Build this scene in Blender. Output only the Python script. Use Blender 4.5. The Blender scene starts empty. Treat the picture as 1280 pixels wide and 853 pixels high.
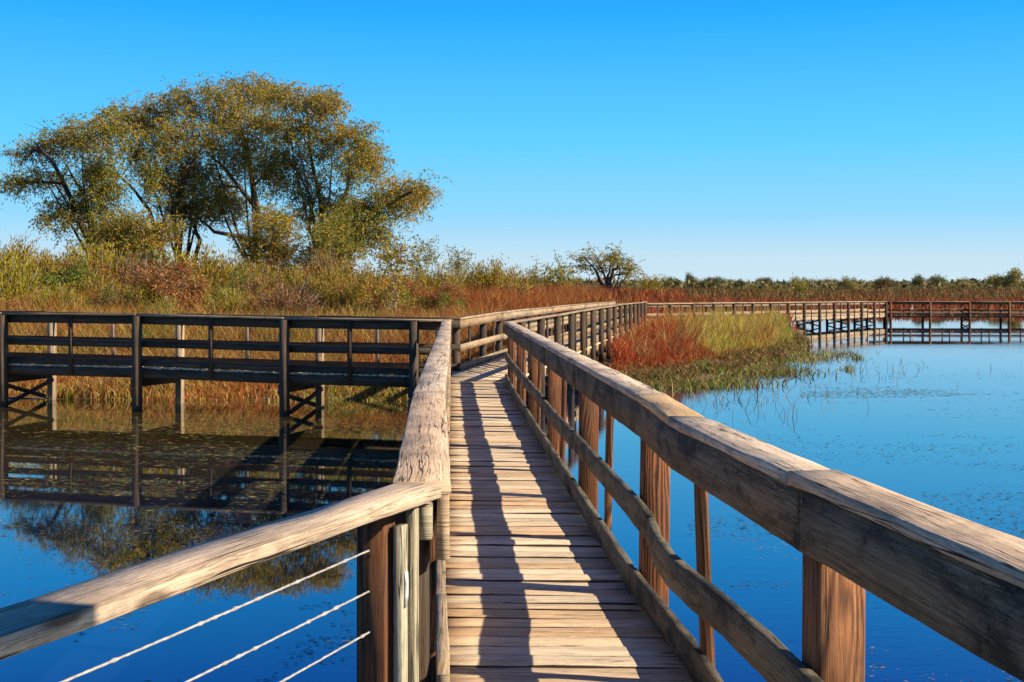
import bpy, math, random
import numpy as np
random.seed(7)
RNG = np.random.default_rng(11)
C = bpy.context.scene.collection
PI = math.pi
F = 1500.0          # focal length in photo pixels
H = 2.5             # eye height above the water
HZ = 360.0          # horizon row

def P(u, v, Y):     # photo pixel + distance -> world point
    return np.array([(u - 640) / F * Y, Y, H - (v - HZ) / F * Y])

# ------------------------------------------------------------------ helpers
def setp(o, label=None, cat=None, group=None, kind=None):
    if label: o['label'] = label
    if cat: o['category'] = cat
    if group: o['group'] = group
    if kind: o['kind'] = kind
    return o

def thing(name, label, cat, loc=(0, 0, 0), group=None):
    o = bpy.data.objects.new(name, None)
    C.objects.link(o)
    o.location = tuple(float(a) for a in loc)
    o.empty_display_size = 0.2
    return setp(o, label, cat, group)

def vhash(ix, iy, s):
    n = np.sin(ix * 127.1 + iy * 311.7 + s * 74.7) * 43758.5453
    return n - np.floor(n)

def vnoise(x, y, s=0.0):
    x = np.asarray(x, float); y = np.asarray(y, float)
    ix = np.floor(x); iy = np.floor(y)
    fx = x - ix; fy = y - iy
    fx = fx * fx * (3 - 2 * fx); fy = fy * fy * (3 - 2 * fy)
    a = vhash(ix, iy, s); b = vhash(ix + 1, iy, s)
    c = vhash(ix, iy + 1, s); d = vhash(ix + 1, iy + 1, s)
    return a + (b - a) * fx + (c - a) * fy + (a - b - c + d) * fx * fy

def fbm(x, y, s=0.0):
    return (vnoise(x, y, s) * .55 + vnoise(x * 2.1, y * 2.1, s + 3) * .28 + vnoise(x * 4.3, y * 4.3, s + 9) * .17)

def mesh_np(name, V, faces_flat, sizes, mats, col=None, uv=None, rnd=None, smooth=False):
    me = bpy.data.meshes.new(name)
    V = np.asarray(V, np.float32)
    me.vertices.add(len(V)); me.vertices.foreach_set('co', V.ravel())
    ff = np.asarray(faces_flat, np.int32); sizes = np.asarray(sizes, np.int32)
    me.loops.add(len(ff)); me.loops.foreach_set('vertex_index', ff)
    me.polygons.add(len(sizes))
    st = np.zeros(len(sizes), np.int32); st[1:] = np.cumsum(sizes)[:-1]
    me.polygons.foreach_set('loop_start', st)
    me.polygons.foreach_set('loop_total', sizes)
    if uv is not None:
        l = me.uv_layers.new(name='UVMap')
        l.data.foreach_set('uv', np.asarray(uv, np.float32).ravel())
    if col is not None:
        a = me.attributes.new('col', 'FLOAT_COLOR', 'POINT')
        c4 = np.ones((len(V), 4), np.float32); c4[:, :3] = col
        a.data.foreach_set('color', c4.ravel())
    if rnd is not None:
        a = me.attributes.new('rnd', 'FLOAT', 'POINT')
        a.data.foreach_set('value', np.asarray(rnd, np.float32))
    for m in (mats if isinstance(mats, (list, tuple)) else [mats]):
        me.materials.append(m)
    me.update(calc_edges=True)
    if smooth:
        me.polygons.foreach_set('use_smooth', np.ones(len(sizes), bool))
    me.validate()
    return me

def link(name, me, parent=None):
    o = bpy.data.objects.new(name, me)
    C.objects.link(o)
    if parent is not None:
        o.parent = parent
        if parent.type == 'EMPTY':
            o.matrix_parent_inverse = Mi(parent)
    return o

def Mi(p):
    from mathutils import Matrix
    m = Matrix.Translation(p.location)
    q = p.parent
    while q is not None:
        m = Matrix.Translation(q.location) @ m; q = q.parent
    return m.inverted()

def nrm(a):
    a = np.asarray(a, float)
    return a / (np.linalg.norm(a) + 1e-12)

class MB:
    """collects swept boards and tubes and builds them as one mesh"""
    def __init__(s):
        s.v = []; s.f = []; s.sz = []; s.uv = []; s.r = []; s.mi = {}
    def sweep(s, pts, w, h, up=(0, 0, 1), ch=0.004, jit=0.0, rnd=None, hs=None, side_m=0):
        pts = [np.asarray(p, float) for p in pts]
        up = np.asarray(up, float)
        n = len(pts)
        rnd = random.random() if rnd is None else rnd
        u0 = random.random() * 40; v0 = random.random() * 40
        hw, hh = w / 2, h / 2
        if ch > 0:
            prof = [(-hw + ch, -hh), (hw - ch, -hh), (hw, -hh + ch), (hw, hh - ch), (hw - ch, hh), (-hw + ch, hh), (-hw, hh - ch), (-hw, -hh + ch)]
        else:
            prof = [(-hw, -hh), (hw, -hh), (hw, hh), (-hw, hh)]
        k = len(prof)
        per = [0.0]
        for i in range(k):
            a = prof[i]; b = prof[(i + 1) % k]
            per.append(per[-1] + math.hypot(a[0] - b[0], a[1] - b[1]))
        base = len(s.v); L = 0.0; Ls = []
        for i in range(n):
            if i == 0: t = nrm(pts[1] - pts[0])
            elif i == n - 1: t = nrm(pts[-1] - pts[-2])
            else: t = nrm(nrm(pts[i] - pts[i - 1]) + nrm(pts[i + 1] - pts[i]))
            if i: L += np.linalg.norm(pts[i] - pts[i - 1])
            Ls.append(L)
            sd = nrm(np.cross(t, up)); u2 = np.cross(sd, t)
            for (a, b) in prof:
                if jit:
                    a += random.gauss(0, jit); b += random.gauss(0, jit)
                s.v.append(pts[i] + sd * a + u2 * b); s.r.append(rnd)
        for i in range(n - 1):
            for j in range(k):
                j2 = (j + 1) % k
                s.f += [base + i * k + j, base + i * k + j2, base + (i + 1) * k + j2, base + (i + 1) * k + j]
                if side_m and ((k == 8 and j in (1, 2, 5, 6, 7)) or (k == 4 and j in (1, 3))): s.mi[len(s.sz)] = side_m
                s.sz.append(4)
                s.uv += [(u0 + Ls[i], v0 + per[j]), (u0 + Ls[i], v0 + per[j + 1]), (u0 + Ls[i + 1], v0 + per[j + 1]), (u0 + Ls[i + 1], v0 + per[j])]
        for (row, rev) in ((0, True), (n - 1, False)):
            idx = [base + row * k + j for j in range(k)]
            q = [(u0 + prof[j][0] * .4, v0 + prof[j][1]) for j in range(k)]
            if rev: idx = idx[::-1]; q = q[::-1]
            s.f += idx; s.sz.append(k); s.uv += q
        return s
    def tube(s, pts, rad, sides=7, rnd=None):
        pts = [np.asarray(p, float) for p in pts]; n = len(pts)
        rnd = random.random() if rnd is None else rnd
        base = len(s.v); ref = np.array([.31, .87, .12])
        L = 0
        Ls = []
        for i in range(n):
            t = nrm(pts[min(i + 1, n - 1)] - pts[max(i - 1, 0)])
            a = nrm(np.cross(t, ref)); b = np.cross(t, a)
            if i: L += np.linalg.norm(pts[i] - pts[i - 1])
            Ls.append(L)
            r = rad[i] if hasattr(rad, '__len__') else rad
            for j in range(sides):
                q = 2 * PI * j / sides
                s.v.append(pts[i] + (a * math.cos(q) + b * math.sin(q)) * r); s.r.append(rnd)
        for i in range(n - 1):
            for j in range(sides):
                j2 = (j + 1) % sides
                s.f += [base + i * sides + j, base + i * sides + j2, base + (i + 1) * sides + j2, base + (i + 1) * sides + j]
                s.sz.append(4)
                s.uv += [(Ls[i], j / sides), (Ls[i], (j + 1) / sides), (Ls[i + 1], (j + 1) / sides), (Ls[i + 1], j / sides)]
        s.f += [base + (n - 1) * sides + j for j in range(sides)]; s.sz.append(sides); s.uv += [(0, 0)] * sides
        s.f += [base + j for j in range(sides)][::-1]; s.sz.append(sides); s.uv += [(0, 0)] * sides
        return s
    def build(s, name, mat, parent=None, smooth=False):
        me = mesh_np(name, np.array(s.v), s.f, s.sz, mat, uv=s.uv, rnd=s.r, smooth=smooth)
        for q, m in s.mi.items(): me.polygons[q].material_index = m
        return link(name, me, parent)

# ------------------------------------------------------------------ materials
class NT:
    def __init__(s, name):
        s.m = bpy.data.materials.new(name); s.m.use_nodes = True
        s.t = s.m.node_tree; s.n = s.t.nodes
        s.b = s.n['Principled BSDF']; s.out = s.n['Material Output']
    def new(s, typ, **kw):
        n = s.n.new(typ)
        for k, v in kw.items(): setattr(n, k, v)
        return n
    def L(s, a, b): s.t.links.new(a, b)
    def val(s, x, sock):
        if isinstance(x, (int, float)): sock.default_value = x
        elif isinstance(x, (tuple, list)): sock.default_value = x if len(x) == len(sock.default_value) else tuple(x) + (1,)
        else: s.L(x, sock)
    def math(s, op, a, b=0.0, c=0.0, clamp=False):
        n = s.new('ShaderNodeMath', operation=op, use_clamp=clamp)
        s.val(a, n.inputs[0]); s.val(b, n.inputs[1]); s.val(c, n.inputs[2])
        return n.outputs[0]
    def comb(s, x, y, z=0.0):
        n = s.new('ShaderNodeCombineXYZ')
        s.val(x, n.inputs[0]); s.val(y, n.inputs[1]); s.val(z, n.inputs[2])
        return n.outputs[0]
    def noise(s, vec, scale=1.0, detail=4.0, rough=.55, dist=0.0):
        n = s.new('ShaderNodeTexNoise')
        s.L(vec, n.inputs['Vector']); n.inputs['Scale'].default_value = scale
        n.inputs['Detail'].default_value = detail; n.inputs['Roughness'].default_value = rough
        n.inputs['Distortion'].default_value = dist
        return n.outputs[0]
    def ramp(s, fac, stops):
        n = s.new('ShaderNodeValToRGB'); cr = n.color_ramp
        while len(cr.elements) < len(stops): cr.elements.new(.5)
        for e, (p, c) in zip(cr.elements, stops):
            e.position = p; e.color = (c, c, c, 1) if isinstance(c, (int, float)) else tuple(c) + (1,)
        s.L(fac, n.inputs[0]); return n.outputs[0]
    def mix(s, fac, a, b, mode='MIX'):
        n = s.new('ShaderNodeMix', data_type='RGBA', blend_type=mode)
        s.val(fac, n.inputs[0]); s.val(a, n.inputs[6]); s.val(b, n.inputs[7])
        return n.outputs[2]
    def bump(s, h, strength=.4, dist=.004):
        n = s.new('ShaderNodeBump'); n.inputs['Strength'].default_value = strength
        n.inputs['Distance'].default_value = dist
        s.L(h, n.inputs['Height']); s.L(n.outputs[0], s.b.inputs['Normal'])
    def attr(s, name):
        return s.new('ShaderNodeAttribute', attribute_name=name)

def wood(name, dark, mid, light, alt, mildew=(.03, .035, .025), stain=.3, rings=.3, crack=.8, vary=.45, bump=.5, ringf=430.0, band=.55):
    t = NT(name)
    uv = t.new('ShaderNodeUVMap', uv_map='UVMap').outputs[0]
    sp = t.new('ShaderNodeSeparateXYZ'); t.L(uv, sp.inputs[0]); u, v = sp.outputs[0], sp.outputs[1]
    r = t.attr('rnd').outputs['Fac']
    r37 = t.math('MULTIPLY', r, 37.0)
    g = t.noise(t.comb(t.math('MULTIPLY', u, 2.2), t.math('MULTIPLY', v, 85.0), r37), 1, 5, .65)
    g2 = t.noise(t.comb(t.math('MULTIPLY', u, 1.1), t.math('MULTIPLY', v, 14.0), r37), 1, 4, .55, .6)
    big = t.noise(t.comb(t.math('MULTIPLY', u, .9), t.math('MULTIPLY', v, 5.5), r37), 1, 2, .5)
    ring = t.math('SINE', t.math('ADD', t.math('ADD', t.math('MULTIPLY', v, ringf), t.math('MULTIPLY', big, 60.0)), t.math('MULTIPLY', g2, 9.0)))
    ring = t.math('MULTIPLY_ADD', ring, .5, .5)
    rgate = t.noise(t.comb(t.math('MULTIPLY', u, .8), t.math('MULTIPLY', v, 9.0), t.math('ADD', r37, 2.0)), 1, 2)
    ring = t.math('MULTIPLY_ADD', t.math('SUBTRACT', ring, .5), t.ramp(rgate, [(.38, .1), (.62, 1.0)]), .5)
    fac = t.math('ADD', t.math('MULTIPLY', g, 1.1 - band), t.math('MULTIPLY', g2, band))
    fac = t.math('ADD', fac, t.math('MULTIPLY', t.math('SUBTRACT', ring, .5), rings))
    col = t.ramp(fac, [(.28, dark), (.52, mid), (.78, light)])
    g3 = t.noise(t.comb(t.math('MULTIPLY', u, 14.0), t.math('MULTIPLY', v, 330.0), r37), 1, 3, .6)
    g4 = t.noise(t.comb(t.math('MULTIPLY', u, 70.0), t.math('MULTIPLY', v, 90.0), r37), 1, 3, .7)
    fb = t.noise(t.comb(t.math('MULTIPLY', u, 2.0), t.math('MULTIPLY', v, 75.0), t.math('ADD', r37, 9.0)), 1, 3, .6, .15)
    fb = t.ramp(t.math('ABSOLUTE', t.math('SUBTRACT', fb, .5)), [(.0, 0.45), (.022, 1.0)])
    fk = t.math('ADD', t.math('MULTIPLY_ADD', g3, .9, .3), t.math('MULTIPLY', g4, .6))
    fk = t.math('MULTIPLY', fk, fb)
    col = t.mix(1.0, col, t.comb(fk, fk, fk), 'MULTIPLY')
    # board-to-board variation
    h1 = t.math('FRACT', t.math('MULTIPLY', r, 7.77))
    h2 = t.math('FRACT', t.math('MULTIPLY', r, 13.31))
    col = t.mix(t.math('MULTIPLY', h1, .7), col, alt, 'MULTIPLY') if False else t.mix(t.math('MULTIPLY', t.math('POWER', h1, 2.0), .75), col, t.mix(1.0, col, alt, 'MULTIPLY'))
    k = t.math('MULTIPLY_ADD', h2, vary, 1 - vary * .6)
    col = t.mix(1.0, col, t.comb(k, k, k), 'MULTIPLY')
    # blotchy mildew with a shape of its own
    st = t.noise(t.comb(t.math('MULTIPLY', u, 2.6), t.math('MULTIPLY', v, 5.0), r37), 1, 6, .65, .5)
    st = t.math('ADD', st, t.math('MULTIPLY_ADD', g4, .25, -.125))
    st = t.ramp(st, [(.47, 0.0), (.62, 1.0)])
    col = t.mix(t.math('MULTIPLY', st, stain), col, mildew)
    # drying cracks
    cr = t.noise(t.comb(t.math('MULTIPLY', u, .75), t.math('MULTIPLY', v, 26.0), r37), 1, 3, .6, .25)
    line = t.math('ABSOLUTE', t.math('SUBTRACT', cr, .5))
    gate = t.noise(t.comb(t.math('MULTIPLY', u, 1.2), t.math('MULTIPLY', v, 7.0), t.math('ADD', r37, 5.0)), 1, 2)
    gate = t.ramp(gate, [(.47, 0.0), (.56, 1.0)])
    line = t.ramp(line, [(.005, 1.0), (.017, 0.0)])
    crk = t.math('MULTIPLY', t.math('MULTIPLY', line, gate), crack)
    col = t.mix(crk, col, (.018, .013, .009))
    # knots
    vo = t.new('ShaderNodeTexVoronoi', feature='F1'); vo.inputs['Scale'].default_value = 1
    t.L(t.comb(t.math('MULTIPLY', u, 1.6), t.math('MULTIPLY', v, 5.0), r37), vo.inputs['Vector'])
    kn = t.ramp(vo.outputs['Distance'], [(.05, 1.0), (.10, 0.0)])
    col = t.mix(t.math('MULTIPLY', kn, .7), col, (.07, .035, .018))
    t.L(col, t.b.inputs['Base Color'])
    t.b.inputs['Roughness'].default_value = .78
    t.b.inputs['Specular IOR Level'].default_value = .25
    hgt = t.math('SUBTRACT', t.math('ADD', t.math('ADD', t.math('MULTIPLY', g, .35), t.math('ADD', t.math('MULTIPLY', g3, .3), t.math('MULTIPLY', fb, .35))), t.math('MULTIPLY', ring, .12)), t.math('MULTIPLY', crk, 1.6))
    t.bump(hgt, bump, .006)
    return t.m

M = {}
M['deck'] = wood('deck_wood', (.45, .32, .19), (.76, .575, .365), (.88, .71, .49), (1.0, .74, .50), stain=.12, rings=.10, vary=.36, bump=.25, band=.2)
M['cap'] = wood('cap_wood', (.29, .20, .13), (.58, .43, .29), (.76, .60, .43), (.95, .80, .66), mildew=(.16, .12, .085), stain=.55, rings=.13, crack=1, vary=.25, bump=.8)
M['rail'] = wood('rail_wood', (.05, .042, .028), (.135, .11, .068), (.24, .19, .12), (1.0, .85, .7), mildew=(.016, .019, .014), stain=.92, rings=.15, vary=.3)
M['post'] = wood('post_wood', (.06, .022, .009), (.19, .07, .025), (.33, .135, .05), (1.0, .75, .55), mildew=(.06, .045, .03), stain=.4, rings=.75, vary=.35, ringf=300.0)
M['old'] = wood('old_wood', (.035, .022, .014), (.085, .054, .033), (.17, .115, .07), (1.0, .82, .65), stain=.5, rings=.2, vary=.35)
M['tan'] = wood('tan_wood', (.20, .13, .075), (.40, .28, .165), (.55, .40, .25), (1.0, .82, .66), mildew=(.10, .08, .05), stain=.4, rings=.2, vary=.35)
M['fresh'] = wood('fresh_wood', (.36, .20, .08), (.56, .36, .17), (.66, .47, .25), (1.0, .85, .7), stain=.05, rings=.35, crack=.3, vary=.1)
M['pale'] = wood('pale_wood', (.26, .21, .13), (.40, .34, .22), (.50, .44, .30), (1.0, .9, .8), stain=.15, rings=.1, vary=.1)

def simple(name, col, rough=.6, metal=0.0, nscale=None):
    t = NT(name)
    if nscale:
        tc = t.new('ShaderNodeTexCoord').outputs['Object']
        n = t.noise(tc, nscale, 4)
        c = t.ramp(n, [(.3, tuple(a * .65 for a in col)), (.7, tuple(min(1, a * 1.25) for a in col))])
        t.L(c, t.b.inputs['Base Color'])
        t.bump(n, .3, .01)
    else:
        t.b.inputs['Base Color'].default_value = tuple(col) + (1,)
    t.b.inputs['Roughness'].default_value = rough; t.b.inputs['Metallic'].default_value = metal
    return t.m
M['cable'] = simple('cable_rope', (.40, .36, .33), .55, 0, 60)
M['paint'] = simple('white_paint', (.5, .5, .47), .5, 0, 40)
M['iron'] = simple('bolt_iron', (.10, .09, .085), .45, .8, 80)
M['bark'] = simple('bark', (.12, .075, .05), .9, 0, 6)
M['bark_dark'] = simple('bark_dark', (.055, .04, .03), .9, 0, 6)
M['bark_pale'] = simple('bark_pale', (.25, .19, .14), .9, 0, 6)

def foliage(name, trans=.35, rough=.7):
    t = NT(name)
    a = t.attr('col').outputs['Color']
    t.L(a, t.b.inputs['Base Color']); t.b.inputs['Roughness'].default_value = rough
    t.b.inputs['Specular IOR Level'].default_value = .2
    tr = t.new('ShaderNodeBsdfTranslucent'); t.L(a, tr.inputs['Color'])
    mx = t.new('ShaderNodeMixShader'); mx.inputs[0].default_value = trans
    t.L(t.b.outputs[0], mx.inputs[1]); t.L(tr.outputs[0], mx.inputs[2])
    t.L(mx.outputs[0], t.out.inputs[0])
    return t.m
M['leaf'] = foliage('leaves', .4)
M['grass'] = foliage('grass_blades', .3)
M['weed'] = foliage('floating_leaves', .1, .9)

# ground
t = NT('marsh_soil')
tc = t.new('ShaderNodeTexCoord').outputs['Object']
n = t.noise(tc, .35, 8, .6); n2 = t.noise(tc, 9, 4)
c = t.ramp(n, [(.3, (.10, .045, .02)), (.5, (.17, .085, .03)), (.68, (.16, .12, .045))])
c = t.mix(.35, c, t.ramp(n2, [(.3, (.04, .025, .015)), (.7, (.26, .16, .07))]))
t.L(c, t.b.inputs['Base Color']); t.b.inputs['Roughness'].default_value = .95
t.bump(n2, .6, .05)
M['soil'] = t.m

# water
t = NT('pond_water')
tc = t.new('ShaderNodeTexCoord').outputs['Object']
n1 = t.noise(tc, .12, 3)
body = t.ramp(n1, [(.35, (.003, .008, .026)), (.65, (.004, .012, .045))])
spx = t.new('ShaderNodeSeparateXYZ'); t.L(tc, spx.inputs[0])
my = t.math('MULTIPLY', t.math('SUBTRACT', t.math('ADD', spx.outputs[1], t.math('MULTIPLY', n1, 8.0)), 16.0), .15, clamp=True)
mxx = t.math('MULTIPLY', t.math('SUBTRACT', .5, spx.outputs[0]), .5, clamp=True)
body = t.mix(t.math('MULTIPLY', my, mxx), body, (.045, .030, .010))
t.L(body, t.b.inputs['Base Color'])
t.b.inputs['Roughness'].default_value = .012
t.b.inputs['IOR'].default_value = 1.62
mp = t.new('ShaderNodeMapping'); mp.inputs['Scale'].default_value = (1.0, 2.6, 1); t.L(tc, mp.inputs[0])
r1 = t.noise(mp.outputs[0], 2.2, 4, .6); r2 = t.noise(mp.outputs[0], 9, 2, .5)
patch = t.ramp(t.noise(tc, .09, 3), [(.42, .15), (.62, 1.0)])
spw = t.new('ShaderNodeSeparateXYZ'); t.L(tc, spw.inputs[0])
openw = t.math('MULTIPLY_ADD', t.math('MULTIPLY', t.math('MULTIPLY', spw.outputs[0], .4, clamp=True), t.math('MULTIPLY', t.math('SUBTRACT', 62.0, spw.outputs[1]), .04, clamp=True)), 2.4, .5)
hh = t.math('MULTIPLY', t.math('MULTIPLY', t.math('ADD', r1, t.math('MULTIPLY', r2, .35)), patch), openw)
t.bump(hh, .014, .05)
gl = t.new('ShaderNodeBsdfGlossy'); gl.inputs['Color'].default_value = (.85, .95, 1, 1); gl.inputs['Roughness'].default_value = .012
t.L(t.b.inputs['Normal'].links[0].from_socket, gl.inputs['Normal'])
mxs = t.new('ShaderNodeMixShader'); mxs.inputs[0].default_value = .2
t.L(t.b.outputs[0], mxs.inputs[1]); t.L(gl.outputs[0], mxs.inputs[2]); t.L(mxs.outputs[0], t.out.inputs[0])
M['water'] = t.m

# ------------------------------------------------------------------ terrain
SX = np.array([-400, -60, -11, -5, -2, -.8, .2, 1.0, 1.5, 2.5, 4.6, 7.1, 9.6, 11.6, 13.3, 14.5, 17, 18.5, 19.3, 21, 25, 40, 70, 140, 400.])
SY = np.array([25., 26.5, 27.4, 27.7, 27.0, 26.2, 28.5, 33, 34, 30.9, 31.4, 37, 42, 47, 54, 60, 70, 80, 92, 104, 113, 116, 114, 112, 112.])
def shore(x): return np.interp(x, SX, SY)
def sm(a, b, x):
    q = np.clip((x - a) / (b - a), 0, 1); return q * q * (3 - 2 * q)
def ground_z(x, y):
    x = np.asarray(x, float); y = np.asarray(y, float)
    d = y - shore(x) + (fbm(x * .45, y * .45, 4) - .5) * 2.0
    z = -.8 + .85 * sm(-5, .5, d) + .12 * sm(.3, 4, d)
    z += np.maximum(1.3 * sm(3, 17, d) * (1 - sm(-2.5, .8, x - .175 * (y - 21))), 1.5 * sm(15, 120, d))
    z += (fbm(x * .25, y * .25, 8) - .5) * .25 * sm(0, 4, d)
    return z

gx = np.concatenate([np.linspace(-3000, -80, 30), np.arange(-76, 60, .8), np.linspace(62, 3000, 40)])
gy = np.concatenate([np.linspace(-400, 10, 10), np.arange(12, 125, .8), np.linspace(128, 400, 50), np.linspace(420, 4000, 20)])
GX, GY = np.meshgrid(gx, gy)
GZ = ground_z(GX, GY)
nx, ny = len(gx), len(gy)
V = np.stack([GX.ravel(), GY.ravel(), GZ.ravel()], 1)
I, J = np.meshgrid(np.arange(nx - 1), np.arange(ny - 1))
a = (J * nx + I).ravel()
Fq = np.stack([a, a + 1, a + nx + 1, a + nx], 1)
o = link('ground', mesh_np('ground', V, Fq.ravel(), np.full(len(Fq), 4), M['soil'], smooth=True)); setp(o, kind='structure')
w = 3000.0
V = [(-w, -400, 0), (w, -400, 0), (w, 900, 0), (-w, 900, 0)]
o = link('water', mesh_np('water', V, [0, 1, 2, 3], [4], M['water'])); setp(o, kind='structure')

# ------------------------------------------------------------------ boardwalk
class Path:
    def __init__(s, pts):
        s.p = [np.array(q, float) for q in pts]
        s.s = [0.0]
        for i in range(1, len(s.p)):
            s.s.append(s.s[-1] + np.linalg.norm(s.p[i][:2] - s.p[i - 1][:2]))
        s.L = s.s[-1]
    def at(s, q):
        A = np.array(s.p); return np.array([np.interp(q, s.s, A[:, k]) for k in range(3)])
    def tan(s, q):
        e = .05; d = s.at(min(q + e, s.L)) - s.at(max(q - e, 0)); d[2] = 0; return nrm(d)
    def out(s, q, side):
        t = s.tan(q); return side * np.array([t[1], -t[0], 0])
    def s_at_y(s, y):
        ys = [p[1] for p in s.p]
        if ys[-1] > ys[0]: return float(np.interp(y, ys, s.s))
        return float(np.interp(-y, [-q for q in ys], s.s))
    def sub(s, a, b, step):
        n = max(1, int(math.ceil((b - a) / step)))
        q = set(a + (b - a) * i / n for i in range(n + 1)) | set(x for x in s.s if a + .02 < x < b - .02)
        return sorted(q)

def rail_run(T, Pp, side, posts, balls, cuts_cap, cuts_rail, mats, near=False, topP=None, hr=1.07, foot=-.75,
             postw=.14, capw=.155, cap_over=.01, s0=0.0, s1=None, special=None, kerb=True, bolts=False, midP=None, cuts_mid=None):
    s1 = Pp.L if s1 is None else s1
    topP = topP or Pp
    step = .22 if near else 1.5
    ch = .005 if near else 0.0
    jit = .0016 if near else 0.0
    def run(name, PP, cuts, off, w, h, zc, mat, gap=.004, wob=.006):
        prev = 0.0
        for i in range(len(cuts) - 1):
            a, b = cuts[i] + gap, cuts[i + 1] - gap
            q = PP.sub(a, b, step)
            dz0, dz1 = random.gauss(0, wob), random.gauss(0, wob)
            dl0, dl1 = random.gauss(0, wob * (.25 if near else .7)), random.gauss(0, wob * (.25 if near else .7))
            pts = []
            for x in q:
                k = (x - a) / (b - a)
                p = PP.at(x) + PP.out(x, side) * (off + dl0 + (dl1 - dl0) * k)
                p[2] += zc + dz0 + (dz1 - dz0) * k
                pts.append(p)
            mb = MB().sweep(pts, w, h, ch=ch, jit=jit)
            mm = special.get((name, i), mat) if special else mat
            mb.build(name, mm, T)
    run('cap_board', topP, cuts_cap, capw / 2 - cap_over, capw, .038, hr - .019, mats['cap'], wob=(.0018 if near else .006))
    run('top_board', topP, cuts_rail, .02, .038, (.183 if near else .165), hr - .038 - (.0935 if near else .0845), mats['rail'], wob=.002)
    run('mid_rail', midP or Pp, cuts_mid or cuts_rail, .02, .038, .135, hr - .545 - .0675, mats['mid'], wob=.007)
    if kerb: run('kerb_board', Pp, cuts_rail, .02, .038, .135, .071, mats['mid'], wob=.004)
    for (S, w, name) in [(x, postw, 'post') for x in posts] + [(x, .085, 'baluster') for x in balls]:
        d = .14 if name == 'post' else .04
        if name == 'post': d = postw
        ot = topP.out(S, side); pt = topP.at(S); pb = Pp.at(S); ob = Pp.out(S, side)
        lean = np.array([random.gauss(0, .004), random.gauss(0, .004), 0])
        top = pt + ot * (.0405 + d / 2) + (0, 0, hr - .04)
        bot = pb + ob * (.0405 + d / 2)
        if name == 'post': bot = bot + (top - bot) * 0; bot[2] = foot
        else: bot[2] = pb[2] - .20
        n = 4 if near else 1
        pts = [bot + (top - bot) * i / n + lean * (1 if i == n else 0) for i in range(n + 1)]
        mb = MB().sweep(pts, w, d, up=ot, ch=(.007 if near and name == 'post' else ch), jit=jit)
        mm = mats['post'] if name == 'post' else mats['bal']
        ob_ = mb.build(name, mm, T)
        if name == 'post' and bolts:
            o3 = ot * (.0405 + d + .001)
            for zz in (hr - .09, -.06):
                c_ = pt + o3 + (0, 0, zz)
                MB().tube([c_ - ot * .004, c_ + ot * .008], .013, 6).build('bolt', M['iron'], ob_)
        if name == 'post' and near and pt[1] < 10:
            tt = topP.tan(S)
            for da in (-.03, .035):
                c_ = pt + tt * da + ot * .022 + (0, 0, hr)
                MB().tube([c_ - (0, 0, .004), c_ + (0, 0, .0015)], .0055, 7).build('bolt', M['iron'], ob_)
                c_ = pt + tt * da + (0, 0, hr - .10 - da)
                MB().tube([c_ + ot * .004, c_ - ot * .0025], .007, 7).build('bolt', M['iron'], ob_)

def deck_run(T, PL, PR, mat, plank=.14, gap=.007, ext=.05, near=False, yr=None):
    """planks across between the left and the right inner rail lines, one mesh"""
    mb = MB()
    n = int(max(PL.L, PR.L) / (plank + gap))
    for i in range(n):
        k = (i + .5) / n
        a = PL.at(k * PL.L); b = PR.at(k * PR.L)
        d = nrm((b - a) * (1, 1, 0))
        z = random.gauss(0, .0035); tw = random.gauss(0, .003)
        e0 = ext + random.gauss(0, .012); e1 = ext + random.gauss(0, .012)
        a2 = a - d * e0; b2 = b + d * e1
        sh = np.array([-d[1], d[0], 0]) * random.gauss(0, .0025)
        a2 = a2 + sh + (0, 0, -.019 + z + tw); b2 = b2 - sh + (0, 0, -.019 + z - tw)
        wv = plank - abs(random.gauss(0, .003))
        m = 4 if near else 1
        pts = [a2 + (b2 - a2) * j / m for j in range(m + 1)]
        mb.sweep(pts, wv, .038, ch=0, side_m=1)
    mb.build('deck', [mat, M['old']], T)  # second material darkens plank sides, painting shade into the gaps

def joists(T, PL, PR, mat, sides=(-1, 1), step=3, h=.19):
    for Pp, sd in ((PL, -1), (PR, 1)):
        if sd not in sides: continue
        q = Pp.sub(0, Pp.L, step)
        pts = [Pp.at(x) + Pp.out(x, sd) * .018 + (0, 0, -.042 - h / 2) for x in q]
        MB().sweep(pts, .036, h, ch=0).build('rim_joist', mat, T)

def beams(T, PL, PR, pairs, mat, braces=(), bz=-.335, bh=.18):
    for i, (sl, sr) in enumerate(pairs):
        a = PL.at(sl); b = PR.at(sr)
        d = nrm((b - a) * (1, 1, 0)); al = np.array([-d[1], d[0], 0])
        for sg in (-1,):
            p0 = a - d * .17 + al * sg * .095 + (0, 0, bz); p1 = b + d * .17 + al * sg * .095 + (0, 0, bz)
            MB().sweep([p0, p1], .04, bh, ch=0).build('cross_beam', mat, T)
        if i in braces:
            for (za, zb, sg) in ((bz - .105, -1.0, .09), (-1.0, bz - .105, -.06)):
                p0 = a - d * .05 + al * sg; p1 = b + d * .05 + al * sg
                lo = .06 - (p0[2])
                p0[2] += za if za > -.9 else max(za, lo); p1[2] += zb if zb > -.9 else max(zb, .06 - p1[2])
                MB().sweep([p0, p1], .036, .085, ch=0).build('cross_brace', mat, T)

Z0, Z1 = .885, .83
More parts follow.
